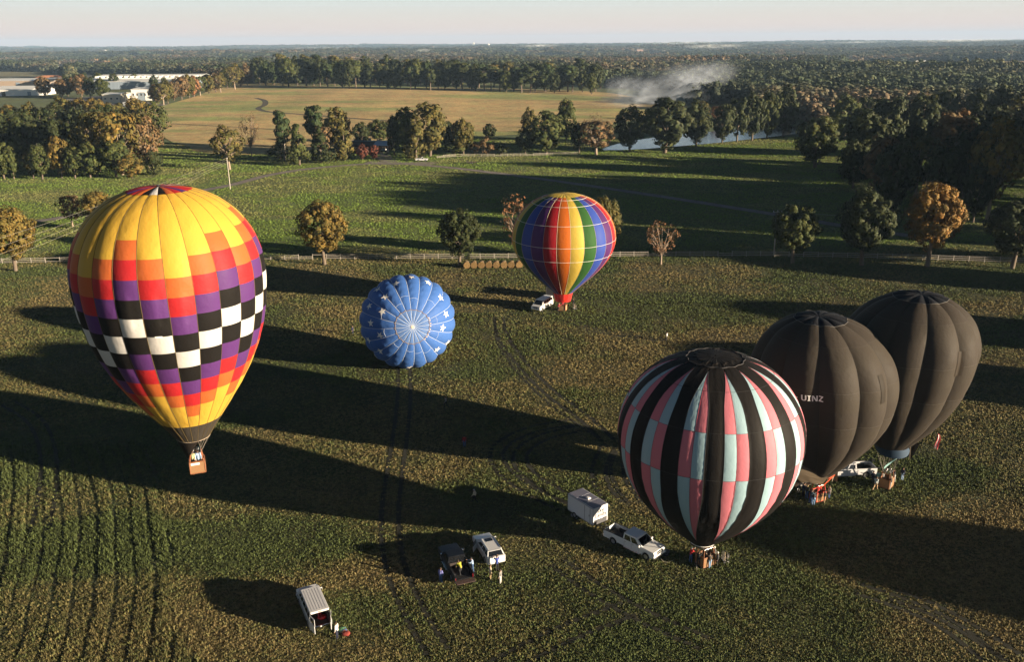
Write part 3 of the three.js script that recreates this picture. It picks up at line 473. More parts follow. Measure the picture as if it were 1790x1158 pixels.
function basket(parent, o = {}) { // > wall, floor, rim, corner_pad, skid; base at y 0
  const w = o.w ?? 1.4, d = o.d ?? 1.15, h = o.h ?? 1.1, b = new THREE.Group(); b.name = 'basket'; b.rotation.y = o.turn ?? 0; parent.add(b);
  const wm = o.mat ?? M.wicker;
  for (const s of [-1, 1]) { mesh('wall', rbox(w, h, .06, .025, 0, h / 2 + .04, s * d / 2), wm, b); mesh('wall', rbox(.06, h, d - .07, .025, s * w / 2, h / 2 + .04, 0), wm, b); mesh('skid', box(.09, .05, d, s * w * .3, .025, 0), M.leather, b); }
  mesh('floor', box(w - .08, .05, d - .08, 0, .08, 0), M.leather, b);
  const ring = (y, r, g) => [[-1, -1, 1, -1], [1, -1, 1, 1], [1, 1, -1, 1], [-1, 1, -1, -1]].map(([a, e, c, f]) => bar(V3(a * (w / 2 + g), y, e * (d / 2 + g)), V3(c * (w / 2 + g), y, f * (d / 2 + g)), r, 8));
  mesh('rim', mg(ring(h + .07, .065, 0)), o.rim ?? M.leather, b); mesh('base_trim', mg(ring(.1, .05, .01)), o.rim ?? M.leather, b);
  for (const [sx, sz] of [[-1, -1], [1, -1], [1, 1], [-1, 1]]) mesh('corner_pad', bar(V3(sx * w / 2, .1, sz * d / 2), V3(sx * w / 2, h + .05, sz * d / 2), .06, 8), o.rim ?? M.leather, b);
  if (o.plate) mesh('name_plate', box(.75, .2, .02, -.15, h - .12, d / 2 + .045), std([.8, .78, .74]), b);
  return b;
}
function rigging(parent, e, yMouth, o = {}) { // burner frame, burners, uprights and the cables up to the mouth
  const w = (o.w ?? 1.4) / 2 - .05, d = (o.d ?? 1.15) / 2 - .05, turn = o.turn ?? 0, yf = o.frameY ?? 2.05, h = 1.15, rot = (v) => v.applyAxisAngle(V3(0, 1, 0), turn);
  const corner = [[-1, -1], [1, -1], [1, 1], [-1, 1]], top = corner.map(([a, b]) => rot(V3(a * w * .75, yf, b * d * .75))), bot = corner.map(([a, b]) => rot(V3(a * w, h, b * d)));
  mesh('burner_frame', mg(top.map((p, i) => bar(p, top[(i + 1) % 4], .035, 8))), M.steel, parent);
  for (let i = 0; i < 4; i++) mesh('upright', bar(bot[i], top[i], .045, 8), o.uprightMat ?? M.leather, parent);
  const bn = new THREE.Group(); bn.name = 'burner'; parent.add(bn);
  for (const s of [-1, 1]) { mesh('burner_coil', tube(Array.from({ length: 33 }, (_, i) => V3(s * .22 + Math.cos(i * .8) * .13, yf + .05 + i * .011, Math.sin(i * .8) * .13)), .018, 64, 5), M.steel, bn); mesh('burner_can', cyl(.09, .06, .2, 12, s * .22, yf - .06, 0), M.steel, bn); }
  const m0 = parent.userData.mouth;
  for (let i = 0; i < 12; i++) { const a = i / 12 * 6.283 + .26, q = e.S(a, e.L - .05).add(m0), n = top.reduce((b, t) => t.distanceTo(q) < b.distanceTo(q) ? t : b, top[0]); mesh('suspension_cable', bar(n, q, .016, 4), M.cable, parent); }
  // fuel hoses and cylinders inside the basket
  for (const s of [-1, 1]) mesh('gas_cylinder', cyl(.16, .16, .85, 12).translate(s * (w - .2), .55, -d + .2).rotateY(turn), M.steel, parent);
}
function balloonAt(name, label, p, mouth, group) { const t = thing(name, label, 'hot air balloon', group); t.position.copy(p); t.userData.mouth = V3(...mouth); const env = new THREE.Group(); env.name = 'envelope'; env.position.set(...mouth); t.add(env); return [t, env]; }
const done = (t) => { delete t.userData.mouth; };

{ // 1 - the yellow balloon in flight, with its ring of black and white checks
  const p = at(347, 824, 79), [t, env] = balloonAt('hot_air_balloon', 'flying yellow balloon with red, purple and black and white checked band', p, [0, 3.6, 0]);
  const e = envelope({ R: 7.65, up: 7.6, drop: 15.3, rm: 1.45, n: 24, bulge: .022, psi0: R(11), mid: .36, full: .5, wrinkle: (ps, a, f) => .015 * Math.sin(a * 3.1) * (1 - f * f) - .05 * Math.exp(-(((f - .25) / .1) ** 2)) * ss(11, 12, a) * ss(15, 14, a) * (Math.abs(Math.round((ps - R(11)) / R(15)) - .0) < 1.1 && ps < R(30) ? 1 : 0) });
  const shifts = { '-7': 1, '-6': 0, '-5': -1, '-4': 0, '-3': 1, '-2': 0, '-1': -1, 0: 0, 1: 1, 2: 0, 3: -1, 4: 0, 5: -1, 6: -2, 7: -1, 8: 0, 9: 1, 10: 0, 11: -1, 12: 0, '-11': 1, '-10': 0, '-9': -1, '-8': 0 };
  const seq = ['orange', 'red', 'purple', 'black', 'white', 'black', 'purple', 'red', 'orange'], row = 1.56, start = 8.95, vent = 2.5, low = e.L - 2.5;
  const hidden = [];
  for (let k = -11; k <= 12; k++) {
    const a0 = start + shifts[k] * row, pc = R(11) + k * e.d, l = pc - e.d / 2, r = pc + e.d / 2, back = k < -6 || k > 7;
    const add = (c, x, y, n) => { const g = patch(e, l, r, x, y, 5, Math.max(3, Math.round((y - x) * 2))); if (back) hidden.push([c, g]); else mesh('panel', g, fabric(C[c]), env); };
    add('yellow', vent, a0, 1); seq.forEach((c, i) => { if (a0 + i * row < low) add(c, a0 + i * row, Math.min(low, a0 + (i + 1) * row)); });
    const a9 = a0 + 9 * row; if (a9 < low) add('yellow', a9, low);
    mesh('mouth_panel', patch(e, l, r, low, e.L, 4, 4), fabric(C.smoke, .05), env);
    mesh('seam', seamTape(e, pc + e.d / 2, vent, e.L, .022), std([.1, .07, .02]), env);
  }
  for (const c of new Set(hidden.map((h) => h[0]))) { const m = mesh('panel_cloth', mg(hidden.filter((h) => h[0] === c).map((h) => h[1])), fabric(C[c]), env); m.userData.kind = 'stuff'; }
  const vc = ['red', 'purple', 'red', 'orange', 'black', 'white', 'black', 'orange', 'red', 'purple', 'red', 'orange', 'red', 'white', 'black', 'red', 'orange', 'purple', 'red', 'black', 'white', 'red', 'purple', 'black'];
  for (let k = 0; k < 24; k++) { const pc = R(11) + (k - 11) * e.d, cc = ['purple', 'red', 'black', 'red', 'red', 'red', 'red', 'purple', 'red', 'orange', 'black', 'white', 'black', 'orange', 'red', 'purple', 'red', 'red', 'orange', 'black', 'white', 'red', 'purple', 'red'][k]; mesh('vent_panel', patch(e, pc - e.d / 2, pc + e.d / 2, .03, vent + .04, 3, 7, .05 + .02 * (k % 2)), fabric(C[cc]), env); }
  mesh('crown_ring', cyl(.16, .16, .05, 16, 0, e.prof(0)[1] + .08, 0), M.blackCloth, env);
  mesh('maker_mark', patch(e, R(8.5), R(12.8), 15.12, 15.26, 4, 1, .02), std([.75, .75, .72]), env);
  // black scoop hanging from the left rim of the mouth
  mesh('scoop', grid(14, 8, (u, v) => { const ps = R(-150) + u * R(190), q = e.S(ps, e.L - .1), k = Math.sin(u * Math.PI); return V3(q.x * (1 - .45 * v * k) + .02, q.y - v * k * 2.2, q.z * (1 - .5 * v * k)); }), fabric([.02, .016, .014], .03), env);
  mesh('mouth_rope', hoop(e, e.L, .03), std([.4, .32, .24]), env);
  basket(t, { w: 1.3, d: 1.15, h: 1.15, turn: .35, plate: true }); rigging(t, e, 3.6, { w: 1.3, d: 1.15, turn: .35, uprightMat: std([.3, .1, .04], { roughness: .6 }) });
  done(t);
}
{ // 2 - the rainbow balloon standing by the white van
  const p = gp(983, 543), [t, env] = balloonAt('hot_air_balloon', 'rainbow striped balloon with yellow crown standing beside a white van', p, [0.1, 3.8, 0]);
  const e = envelope({ R: 9.8, up: 8.9, drop: 10.7, rm: 1.95, n: 24, bulge: .014, psi0: R(-3.5), mid: .32, full: .42, lean: [.0, 0] });
  const seq = ['rorange', 'ryellow', 'green', 'blue', 'rpurple', 'crimson'], vent = 3.0;
  const white = std([.62, .6, .55]);
  for (let k = -11; k <= 12; k++) {
    const pc = R(-3.5) + k * e.d, c = seq[((k % 6) + 6) % 6];
    mesh('gore_panel', patch(e, pc - e.d / 2, pc + e.d / 2, vent, e.L, 5, 34), fabric(C[c], .22), env);
    mesh('vent_panel', patch(e, pc - e.d / 2, pc + e.d / 2, .03, vent + .05, 4, 6, .04 + .03 * (k & 1)), fabric(C.ryellow), env);
    mesh('load_tape', seamTape(e, pc + e.d / 2, vent, e.L, .026), std([.5, .4, .3]), env);
  }
  for (const a of [4.2, 6.3, 10.4, 14.4, 17.2]) mesh('hoop_tape', hoop(e, a, .035), white, env);
  const sk = fabric([.55, .03, .02], .3);
  mesh('skirt', mg([...Array(12)].map((_, i) => grid(4, 5, (u, v) => { const ps = (i + u) / 12 * 6.283, q = e.S(ps, e.L), z = Math.abs(u - .5) < .01 ? 1 : 0, s = 1 - .22 * v; return V3(q.x * s, q.y + .35 * (1 - v) * (1 - Math.abs(2 * u - 1)) - v * 1.75, q.z * s); }))), sk, env);
  basket(t, { w: 1.5, d: 1.2, turn: -.3, mat: std([.5, .3, .15], { map: rep(wickerTex, 1.6), bumpMap: rep(wickerTex, 1.6), bumpScale: .012 }) }); rigging(t, e, 3.8, { w: 1.5, turn: -.3, frameY: 1.95 });
  done(t);
}
{ // 3 - the pink, teal and black balloon in front
  const p = gp(1232, 986), [t, env] = balloonAt('hot_air_balloon', 'pink, teal and black striped balloon beside the white crew cab pickup', p, [-.45, 2.75, 0]);
  const n = 14, dB = R(10.9), per = Math.PI * 2 / n;
  const e = envelope({ R: 8.65, up: 8.3, drop: 11.7, rm: 1.25, n: 42, bulge: .012, psi0: R(-10.5), mid: .4, full: .5, wrinkle: (ps, a) => a < 2.9 ? (.15 * Math.sin(a * 5.2) * ss(.2, .8, a) + .12 * Math.sin(ps * 14 + Math.sin(a * 3) * 1.5) * ss(.1, 1, a)) * ss(2.9, 2.2, a) : .012 * Math.sin(ps * 42) });
  const top = 3.0, bot = e.L - 2.55, rows = [top, 7.1, 11.2, 15.6, bot], half = (a) => (per - dB) / 2 * ss(top - .3, top + 4.6, a) ** .75 * (a > 15.6 ? Math.max(0, (bot - a) / (bot - 15.6)) ** .8 : 1);
  const taken = [5.4, 8.9, 13.2];
  const cuts = [top, 5.6, 9.4, 13.6, bot];
  for (let k = 0; k < n; k++) {
    const pb = R(-10.5) + k * per, pm = pb + per / 2, H2 = half, A = k % 2 === 0;
    mesh('black_gore', patch(e, (a) => pb - per / 2 + H2(a), (a) => pb + per / 2 - H2(a), 2.45, e.L, 5, 36), fabric(C.black, .03), env);
    for (let i = 0; i < 4; i++) {
      const swap = (i === 2 ? 1 : 0) ^ (A ? 0 : 1);
      for (const s of [0, 1]) mesh('panel', patch(e, (a) => s ? pm : pm - H2(a), (a) => s ? pm + H2(a) : pm, cuts[i] + (i ? .0 : .25), cuts[i + 1], 3, 7), fabric(C[(s ^ swap) ? 'teal' : 'pink'], .14), env);
    }
    mesh('vent_panel', patch(e, pb - per / 2, pb + per / 2, .03, 2.5, 8, 12, .05), fabric(C.black, .03), env);
    for (const s of [-1, 0, 1]) mesh('seam', (() => { const q = []; for (let i = 0; i <= 30; i++) { const a = lerp(top + .3, bot, i / 30); q.push(e.S(pm + s * H2(a), a, .008)); } return new THREE.TubeGeometry(new THREE.CatmullRomCurve3(q), 30, .018, 4); })(), s ? M.blackCloth : std([.3, .04, .05]), env);
  }
  for (const a of [cuts[1], cuts[2], cuts[3]]) mesh('hoop_seam', hoop(e, a, .016), M.blackCloth, env);
  mesh('vent_edge', hoop(e, 2.5, .06, .05), std([.02, .018, .02]), env);
  mesh('mouth_ring', hoop(e, e.L, .05), std([.75, .72, .68]), env);
  mesh('skirt', grid(48, 4, (u, v) => { const q = e.S(u * 6.283, e.L), s = 1 - .03 * v; return V3(q.x * s, q.y + (.5 - v * .75), q.z * s); }), fabric([.05, .038, .032], .05), env);
  basket(t, { w: 1.5, d: 1.2, h: 1.05, turn: .5, mat: std([.3, .16, .07], { map: rep(wickerTex, 1.6), bumpMap: rep(wickerTex, 1.6), bumpScale: .012 }) }); rigging(t, e, 2.75, { w: 1.5, turn: .5, frameY: 1.95 });
  done(t);
}
function blackBalloon(label, p, mouth, eo, extra) {
  const [t, env] = balloonAt('hot_air_balloon', label, p, mouth, undefined), e = envelope(eo), vent = 2.6;
  const sm = std([.028, .024, .02]);
  for (let k = 0; k < e.n; k++) {
    const pc = e.psi0 + k * e.d, cuts = [vent, 5.5, 8, 10.2, 12.3, 14.3, 16.2, e.L].filter((a) => a <= e.L);
    for (let i = 0; i < cuts.length - 1; i++) mesh('panel', patch(e, pc - e.d / 2, pc + e.d / 2, cuts[i], cuts[i + 1], 10, 6), fabric(i % 2 ? C.smoke : [.044, .037, .031], .04), env);
    mesh('seam', seamTape(e, pc + e.d / 2, vent, e.L, .02), sm, env);
    mesh('vent_panel', patch(e, pc - e.d / 2, pc + e.d / 2, .03, vent + .06, 8, 8, .06), fabric([.017, .018, .022], .03), env);
    for (const q of [cuts[1], cuts[3], cuts[5]]) if (q) mesh('hoop_seam', hoop(e, q, .012, 0, pc - e.d / 2 + .01, pc + e.d / 2 - .01, 14), std([.06, .05, .042]), env);
  }
  mesh('vent_edge', hoop(e, vent + .06, .035, .05), std([.09, .085, .08]), env);
  extra(t, env, e); done(t); return t;
}
M.smokeCloth = fabric([.12, .092, .064], .08);
const rumple = (seed) => (ps, a) => .05 * Math.sin(ps * 2.3 + seed + a * .31) + .025 * Math.sin(a * 1.7 + ps * 5 + seed);
blackBalloon('black balloon with white letters UINZ, partly behind the pink striped balloon', gp(1428, 874), [-.3, 3.1, -.4], { R: 7.1, up: 7.0, drop: 12.2, rm: 1.5, n: 11, bulge: .085, psi0: R(-38), mid: .42, full: .5, lean: [-.09, .0], wrinkle: rumple(1) }, (t, env, e) => {
  // registration letters on the gore that faces the camera
  const str = '- UINZ', size = .62, shapes = font.generateShapes(str, size), psC = R(-27.5), aC = 11.3;
  const place = (sg, u0) => { const p = sg.attributes.position; for (let i = 0; i < p.count; i++) { const [r] = e.prof(aC), q = e.S(psC + (p.getX(i) + u0) / r, aC - p.getY(i), .03); p.setXYZ(i, q.x, q.y, q.z); } sg.computeVertexNormals(); return sg; };
  const wm = std([.85, .83, .8], { side: THREE.DoubleSide });
  for (const sh of shapes) mesh('registration_letter', place(new THREE.ShapeGeometry(sh, 6), -1.5), wm, env);
  mesh('white_emblem', patch(e, R(-128), R(-112), 6.9, 8.8, 4, 6, .03), std([.8, .78, .76]), env); // edge of the white emblem on the far left side
  mesh('access_flap', patch(e, R(28), R(34), 8.6, 11.6, 3, 5, .04), fabric([.03, .025, .02], .03), env);
  // dark quilted scoop blown out to the left, and orange mouth straps
  mesh('scoop', grid(14, 12, (u, v) => { const ps = R(-100) + u * R(120), q = e.S(ps, e.L - 1.4 * (1 - v)), k = Math.sin(u * Math.PI) ** .7; const f = k * Math.sin(v * 2.4 + .15); return V3(q.x - 2.5 * f - .2, q.y + 1.5 * (1 - v) * k + .9 * f - v * .5 + .12 * Math.sin(u * 19) * k, q.z + 1.0 * f); }), M.smokeCloth, env);
  mesh('mouth_flap', grid(5, 8, (u, v) => V3(1.7 + u * .55 + .12 * Math.sin(u * 9), 1.3 - v * 2.1, .2 + .3 * Math.sin(u * 6 + v * 2))), fabric([.16, .125, .09], .1), env);
  const os = std([.62, .1, .035]);
  mesh('mouth_strap', slab([V3(-.35, -.25, 1.35), V3(1.45, .2, 1.25), V3(1.5, .5, 1.2), V3(-.3, .1, 1.3)], .02), os, env);
  mesh('mouth_strap', slab([V3(.25, -1.35, .9), V3(.4, -1.35, .85), V3(1.7, .5, 1.2), V3(1.5, .5, 1.22)], .02), os, env);
  basket(t, { w: 1.3, d: 1.1, h: 1.1, turn: .4, rim: std([.45, .05, .03]) }); rigging(t, e, 3, { w: 1.3, turn: .4, uprightMat: std([.5, .05, .03]) });
});
blackBalloon('rearmost black balloon with pale teal scoop above its basket', gp(1548, 851), [.05, 4.9, -.6], { R: 6.75, up: 6.6, drop: 12.2, rm: 1.6, n: 11, bulge: .09, psi0: R(-27.5), mid: .46, full: .5, lean: [.06, .0], wrinkle: rumple(4) }, (t, env, e) => {
  mesh('access_flap', patch(e, R(18), R(26), 8.5, 11.2, 3, 5, .04), fabric([.035, .028, .022], .03), env);
  const teal = std([.3, .52, .5], { side: THREE.DoubleSide });
  mesh('scoop', grid(20, 6, (u, v) => { const ps = R(-110) + u * R(190), q = e.S(ps, e.L - .2), k = Math.sin(u * Math.PI) ** .6; return V3(q.x * (1 + .15 * k) + .3 * v, q.y + .35 * (1 - v) - .75 * v * k, q.z * (1 + .15 * k)); }), std([.012, .035, .07], { side: THREE.DoubleSide }), env);
  mesh('scoop_streamer', grid(10, 4, (u, v) => V3(-1.0 + 2.5 * u * u + .7 * (v - .5) * Math.sin(u * 3.14), -2.1 + 2.0 * u + .35 * (v - .5) * Math.sin(u * 3.14) + .06 * Math.sin(v * 14), 1.5 + .25 * Math.sin(u * 4))), teal, env);
  mesh('mouth_flap', grid(8, 8, (u, v) => { const k = 1 - v; return V3(2.35 + (u - .5) * 1.5 * (k * .9 + .08), .9 - v * 2.3 - .15 * Math.cos(u * 6), .5 + .35 * Math.sin(u * 8) * k); }), fabric([.05, .04, .03], .05), env);
  basket(t, { w: 1.35, d: 1.15, h: 1.15, turn: .8 }); rigging(t, e, 4.9, { w: 1.35, turn: .8 });
});
{ // 6 - the blue balloon with stars, lying on its side as it is filled; its crown points to the camera
  const Rb = 7.35, c = at(713, 562, 138.5), t = thing('hot_air_balloon', 'blue balloon with white stars lying on its side, crown to the camera', 'hot air balloon');
  const ax = V3(.235, -.15, .96).normalize().applyQuaternion(camera.quaternion).normalize();
  t.position.copy(c); t.quaternion.setFromUnitVectors(V3(0, 1, 0), ax); t.updateMatrixWorld(true);
  const e = envelope({ R: Rb, up: Rb * .9, drop: Rb * 1.35, rm: 2.2, n: 20, bulge: .045, psi0: .1, mid: .4, full: .45, wrinkle: (ps, a, f) => .03 * Math.sin(a * 5 + Math.round(ps * 3.18)) * (1 - f * f) * ss(2, 4, a) + .05 * Math.sin(ps * 3 + 1) + (a < 2.7 ? .09 * Math.sin(ps * 20 + a) * ss(.2, 1, a) : 0) });
  const env = new THREE.Group(); env.name = 'envelope'; env.position.y = -e.drop; t.add(env);
  const vent = Rb * .36, blueEnd = Rb * 1.53, tape = std([.5, .56, .66]);
  for (let k = 0; k < 20; k++) {
    const pc = .1 + k * e.d, l = pc - e.d / 2, r = pc + e.d / 2;
    mesh('gore_panel', patch(e, l, r, vent, blueEnd, 10, 22), fabric(C.sky, .14), env);
    mesh('lower_panel', patch(e, l, r, blueEnd, e.L, 5, 10), fabric(k % 4 < 2 ? C.cream : [.5, .05, .05], .2), env);
    mesh('vent_panel', patch(e, l, r, .03, vent, 6, 8, -.03), fabric([.085, .165, .38], .14), env);
    mesh('load_tape', seamTape(e, pc + e.d / 2, .1, blueEnd, .03), tape, env);
    if (k % 2 === 0 || k % 5 === 1) mesh('hoop_seam', hoop(e, vent + 1.3 + (k % 3) * .5, .018, 0, l + .02, r - .02, 10), tape, env);
  }
  mesh('vent_edge', hoop(e, vent, .05), std([.22, .16, .13]), env);
  mesh('crown_ring', cyl(.25, .25, .06, 14, 0, e.prof(0)[1] + .05, 0), std([.5, .42, .35]), env);
  for (let i = 0; i < 9; i++) { const ps = -.75 + i * .16 ; mesh('vent_tab', box(.2, .06, .14).applyMatrix4(new THREE.Matrix4().lookAt(V3(), V3(0, 0, 1), V3(0, 1, 0))).translate(...e.S(ps + 2.6 - .9, vent + .12, .05).toArray()), std([.6, .5, .4]), env); }
  const starMat = std([.72, .68, .62], { side: THREE.DoubleSide }), inv = t.quaternion.clone().invert();
  const fine = []; for (let i = 1; i < 200; i++) { const a = e.L * i / 200, [r, y] = e.prof(a); fine.push([a, Math.atan2(r, y - e.drop)]); }
  for (const [sx, sy] of [[-.18, .786], [-.578, .657], [-.384, .51], [-.716, .306], [-.43, .19], [-.686, -.05], [-.506, -.32], [-.786, -.402], [-.53, -.653], [.126, .914], [.473, .806], [.76, .496], [.88, .147], [.84, -.157], [.88, -.465], [.69, -.627], [-.67, -.74], [.06, -.98]]) {
    const zz = Math.sqrt(Math.max(.01, 1 - sx * sx - sy * sy)), d = V3(sx, sy, zz).applyQuaternion(camera.quaternion).applyQuaternion(inv), pol = Math.acos(d.y), ps = Math.atan2(d.x, d.z);
    const a = fine.reduce((b, f) => Math.abs(f[1] - pol) < Math.abs(b[1] - pol) ? f : b)[0], rr = e.prof(a)[0], P = [], I = [];
    const rot = Math.atan2(sx, sy) , q0 = e.S(ps, a, .05); P.push(q0.x, q0.y, q0.z);
    for (let i = 0; i < 10; i++) { const w = i / 10 * 6.283 + rot, s = i % 2 ? .26 : .66, q = e.S(ps + Math.sin(w) * s / rr, a - Math.cos(w) * s, .05); P.push(q.x, q.y, q.z); I.push(0, 1 + i, 1 + (i + 1) % 10); }
    const g = new THREE.BufferGeometry(); g.setAttribute('position', new THREE.Float32BufferAttribute(P, 3)); g.setIndex(I); g.computeVertexNormals(); mesh('star', g, starMat, env);
  }
}
// balloons out of view to the right, known from the long shadows that they throw across the field
for (const [x, g, s] of [[150, 32, 1.05], [152, 90, 1], [172, 112, 1.05], [176, 152, 1]]) {
  const t = thing('hot_air_balloon', 'plain balloon standing out of view to the right, seen by its shadow', 'hot air balloon', 'balloons beyond the right edge');
  t.position.set(x, H(x, -g), -g); t.scale.setScalar(s);
  const e = envelope({ R: 8.6, up: 8, drop: 11.5, rm: 1.5, n: 16, bulge: .02 }); const env = new THREE.Group(); env.name = 'envelope'; env.position.y = 3.4; t.add(env);
  mesh('cloth', patch(e, 0, 6.2831, .03, e.L, 96, 30), fabric(C.crimson, 0), env); basket(t); t.userData.mouth = V3(0, 3.4, 0); rigging(t, e, 3.4); done(t);
}
// ------------------------------------------------------------------ vehicles (x forward, y up, z to the right side)
const paint = (c) => phy(c, { roughness: .35, clearcoat: .8, clearcoatRoughness: .08, metalness: 0 });
M.whitePaint = paint([.62, .62, .62]); M.glass = phy([.008, .009, .011], { roughness: .05, clearcoat: 1, specularIntensity: 1 }); M.tyre = std([.015, .015, .016], { roughness: .9 }); M.rim = std([.55, .55, .56], { roughness: .3, metalness: .9 });
M.blackTrim = std([.015, .015, .017], { roughness: .55 }); M.chrome = std([.75, .75, .76], { roughness: .15, metalness: 1 }); M.redLamp = phy([.35, .01, .012], { roughness: .2, clearcoat: 1 }); M.headlamp = phy([.7, .72, .74], { roughness: .1, clearcoat: 1, metalness: .3 }); M.seat = std([.05, .05, .055], { roughness: .9 });
function extrude(pts, w, bev = .05, z0 = 0) { // side outline extruded across the vehicle, edges rounded
  const s = new THREE.Shape(); pts.forEach((p, i) => i ? (p.length > 2 ? s.absarc(p[0], p[1], p[2], p[3], p[4], true) : s.lineTo(p[0], p[1])) : s.moveTo(p[0], p[1])); s.closePath();
  return new THREE.ExtrudeGeometry(s, { depth: w - 2 * bev, bevelEnabled: true, bevelThickness: bev, bevelSize: bev * .8, bevelSegments: 2, curveSegments: 10 }).translate(0, 0, -w / 2 + bev + z0);
}
function wheel(parent, x, z, r, w = .24) {
  const g = new THREE.Group(); g.name = 'wheel'; g.position.set(x, r, z); parent.add(g); const s = Math.sign(z) || 1;
  mesh('tyre', new THREE.LatheGeometry([[.62, -.5], [.92, -.5], [1, -.36], [1, .36], [.92, .5], [.62, .5]].map(([a, b]) => new THREE.Vector2(a * r, b * w)), 24).rotateX(Math.PI / 2), M.tyre, g);
  mesh('rim', mg([cyl(r * .64, r * .64, w * .7, 20).rotateX(Math.PI / 2), ...[0, 1, 2, 3, 4].map((i) => box(r * .12, r * .56, .03, 0, r * .3, s * w * .38).rotateZ(i * 1.2566))]), M.rim, g);
}
// upper body between belt line and roof: corner points by side, with panes, pillars left between them
function cabin(o) { const P = (s, u, v) => V3(lerp(lerp(o.xb0, o.xb1, u), lerp(o.xt0, o.xt1, u), v), lerp(o.yb, o.yt, v), s * lerp(o.wb, o.wt, v)), E = (front, s, v) => P(s, front ? 1 : 0, v); return { P, E, o }; }
function cabinShell(c, mat, parent, skip = {}) {
  const { P } = c, q = (a) => slab(a, .012), parts = [];
  parts.push(q([P(1, 0, 0), P(1, 1, 0), P(1, 1, 1), P(1, 0, 1)]), q([P(-1, 1, 0), P(-1, 0, 0), P(-1, 0, 1), P(-1, 1, 1)]));
  parts.push(q([P(1, 1, 0), P(-1, 1, 0), P(-1, 1, 1), P(1, 1, 1)])); if (!skip.rear) parts.push(q([P(-1, 0, 0), P(1, 0, 0), P(1, 0, 1), P(-1, 0, 1)]));
  mesh('cab_shell', mg(parts), mat, parent);
  const o = c.o; mesh('roof', rbox(o.xt1 - o.xt0 + .06, .09, o.wt * 2 + .04, .04, (o.xt0 + o.xt1) / 2, o.yt + .02, 0, 3), mat, parent);
}
const pane = (c, s, u0, u1, v0 = .12, v1 = .88) => { const { P } = c, a = [P(s, u0, v0), P(s, u1, v0), P(s, u1, v1), P(s, u0, v1)]; return slab(s > 0 ? a : a.reverse(), .022); };
const endPane = (c, front, v0 = .1, v1 = .9, k = .88) => { const { P } = c, u = front ? 1 : 0, f = (s, v) => { const p = P(s, u, v); p.z *= k; return p; }, a = [f(front ? 1 : -1, v0), f(front ? -1 : 1, v0), f(front ? -1 : 1, v1), f(front ? 1 : -1, v1)]; return slab(a, .022); };
function vehicle(name, label, category, p, fwd, group) { const t = thing(name, label, category, group); t.position.copy(p); t.rotation.y = Math.atan2(-fwd[1], fwd[0]); return t; } // fwd: [x, z]
function common(t, o) { // wheels, lamps, bumpers, mirrors
  for (const x of [o.fx, o.rx]) for (const s of [-1, 1]) wheel(t, x, s * (o.w / 2 - .12), o.r);
  for (const s of [-1, 1]) {
    mesh('headlight', rbox(.08, o.lampH ?? .2, .34, .03, o.xf - .01, o.lampY, s * (o.w / 2 - .26)), M.headlamp, t);
    mesh('tail_light', rbox(.06, o.tailH ?? .42, .14, .02, o.xr + .005, o.tailY, s * (o.w / 2 - .09)), M.redLamp, t);
    const mr = mesh('wing_mirror', rbox(.14, .22, .2, .04, o.mx, o.my, s * (o.w / 2 + .13)), o.mirror ?? M.blackTrim, t); mesh('mirror_glass', box(.012, .16, .14, o.mx - .077, o.my, s * (o.w / 2 + .13)), M.chrome, mr);
  }
  mesh('front_bumper', rbox(.2, .26, o.w - .04, .06, o.xf + .04, .52, 0), o.bumper ?? M.chrome, t); mesh('rear_bumper', rbox(.18, .2, o.w - .06, .05, o.xr - .05, .55, 0), o.bumper ?? M.chrome, t);
  mesh('grille', rbox(.06, o.grH ?? .3, o.w * .5, .02, o.xf + .015, o.lampY, 0), o.grille ?? M.blackTrim, t); mesh('licence_plate', box(.012, .14, .3, o.xr - .147, .56, 0), std([.6, .6, .58]), t);
}
const seats = (t, x, y, w) => { for (const s of [-1, 1]) mesh('seat', mg([rbox(.5, .16, .52, .05, x, y, s * w), rbox(.16, .62, .5, .06, x - .26, y + .35, s * w)]), M.seat, t); };

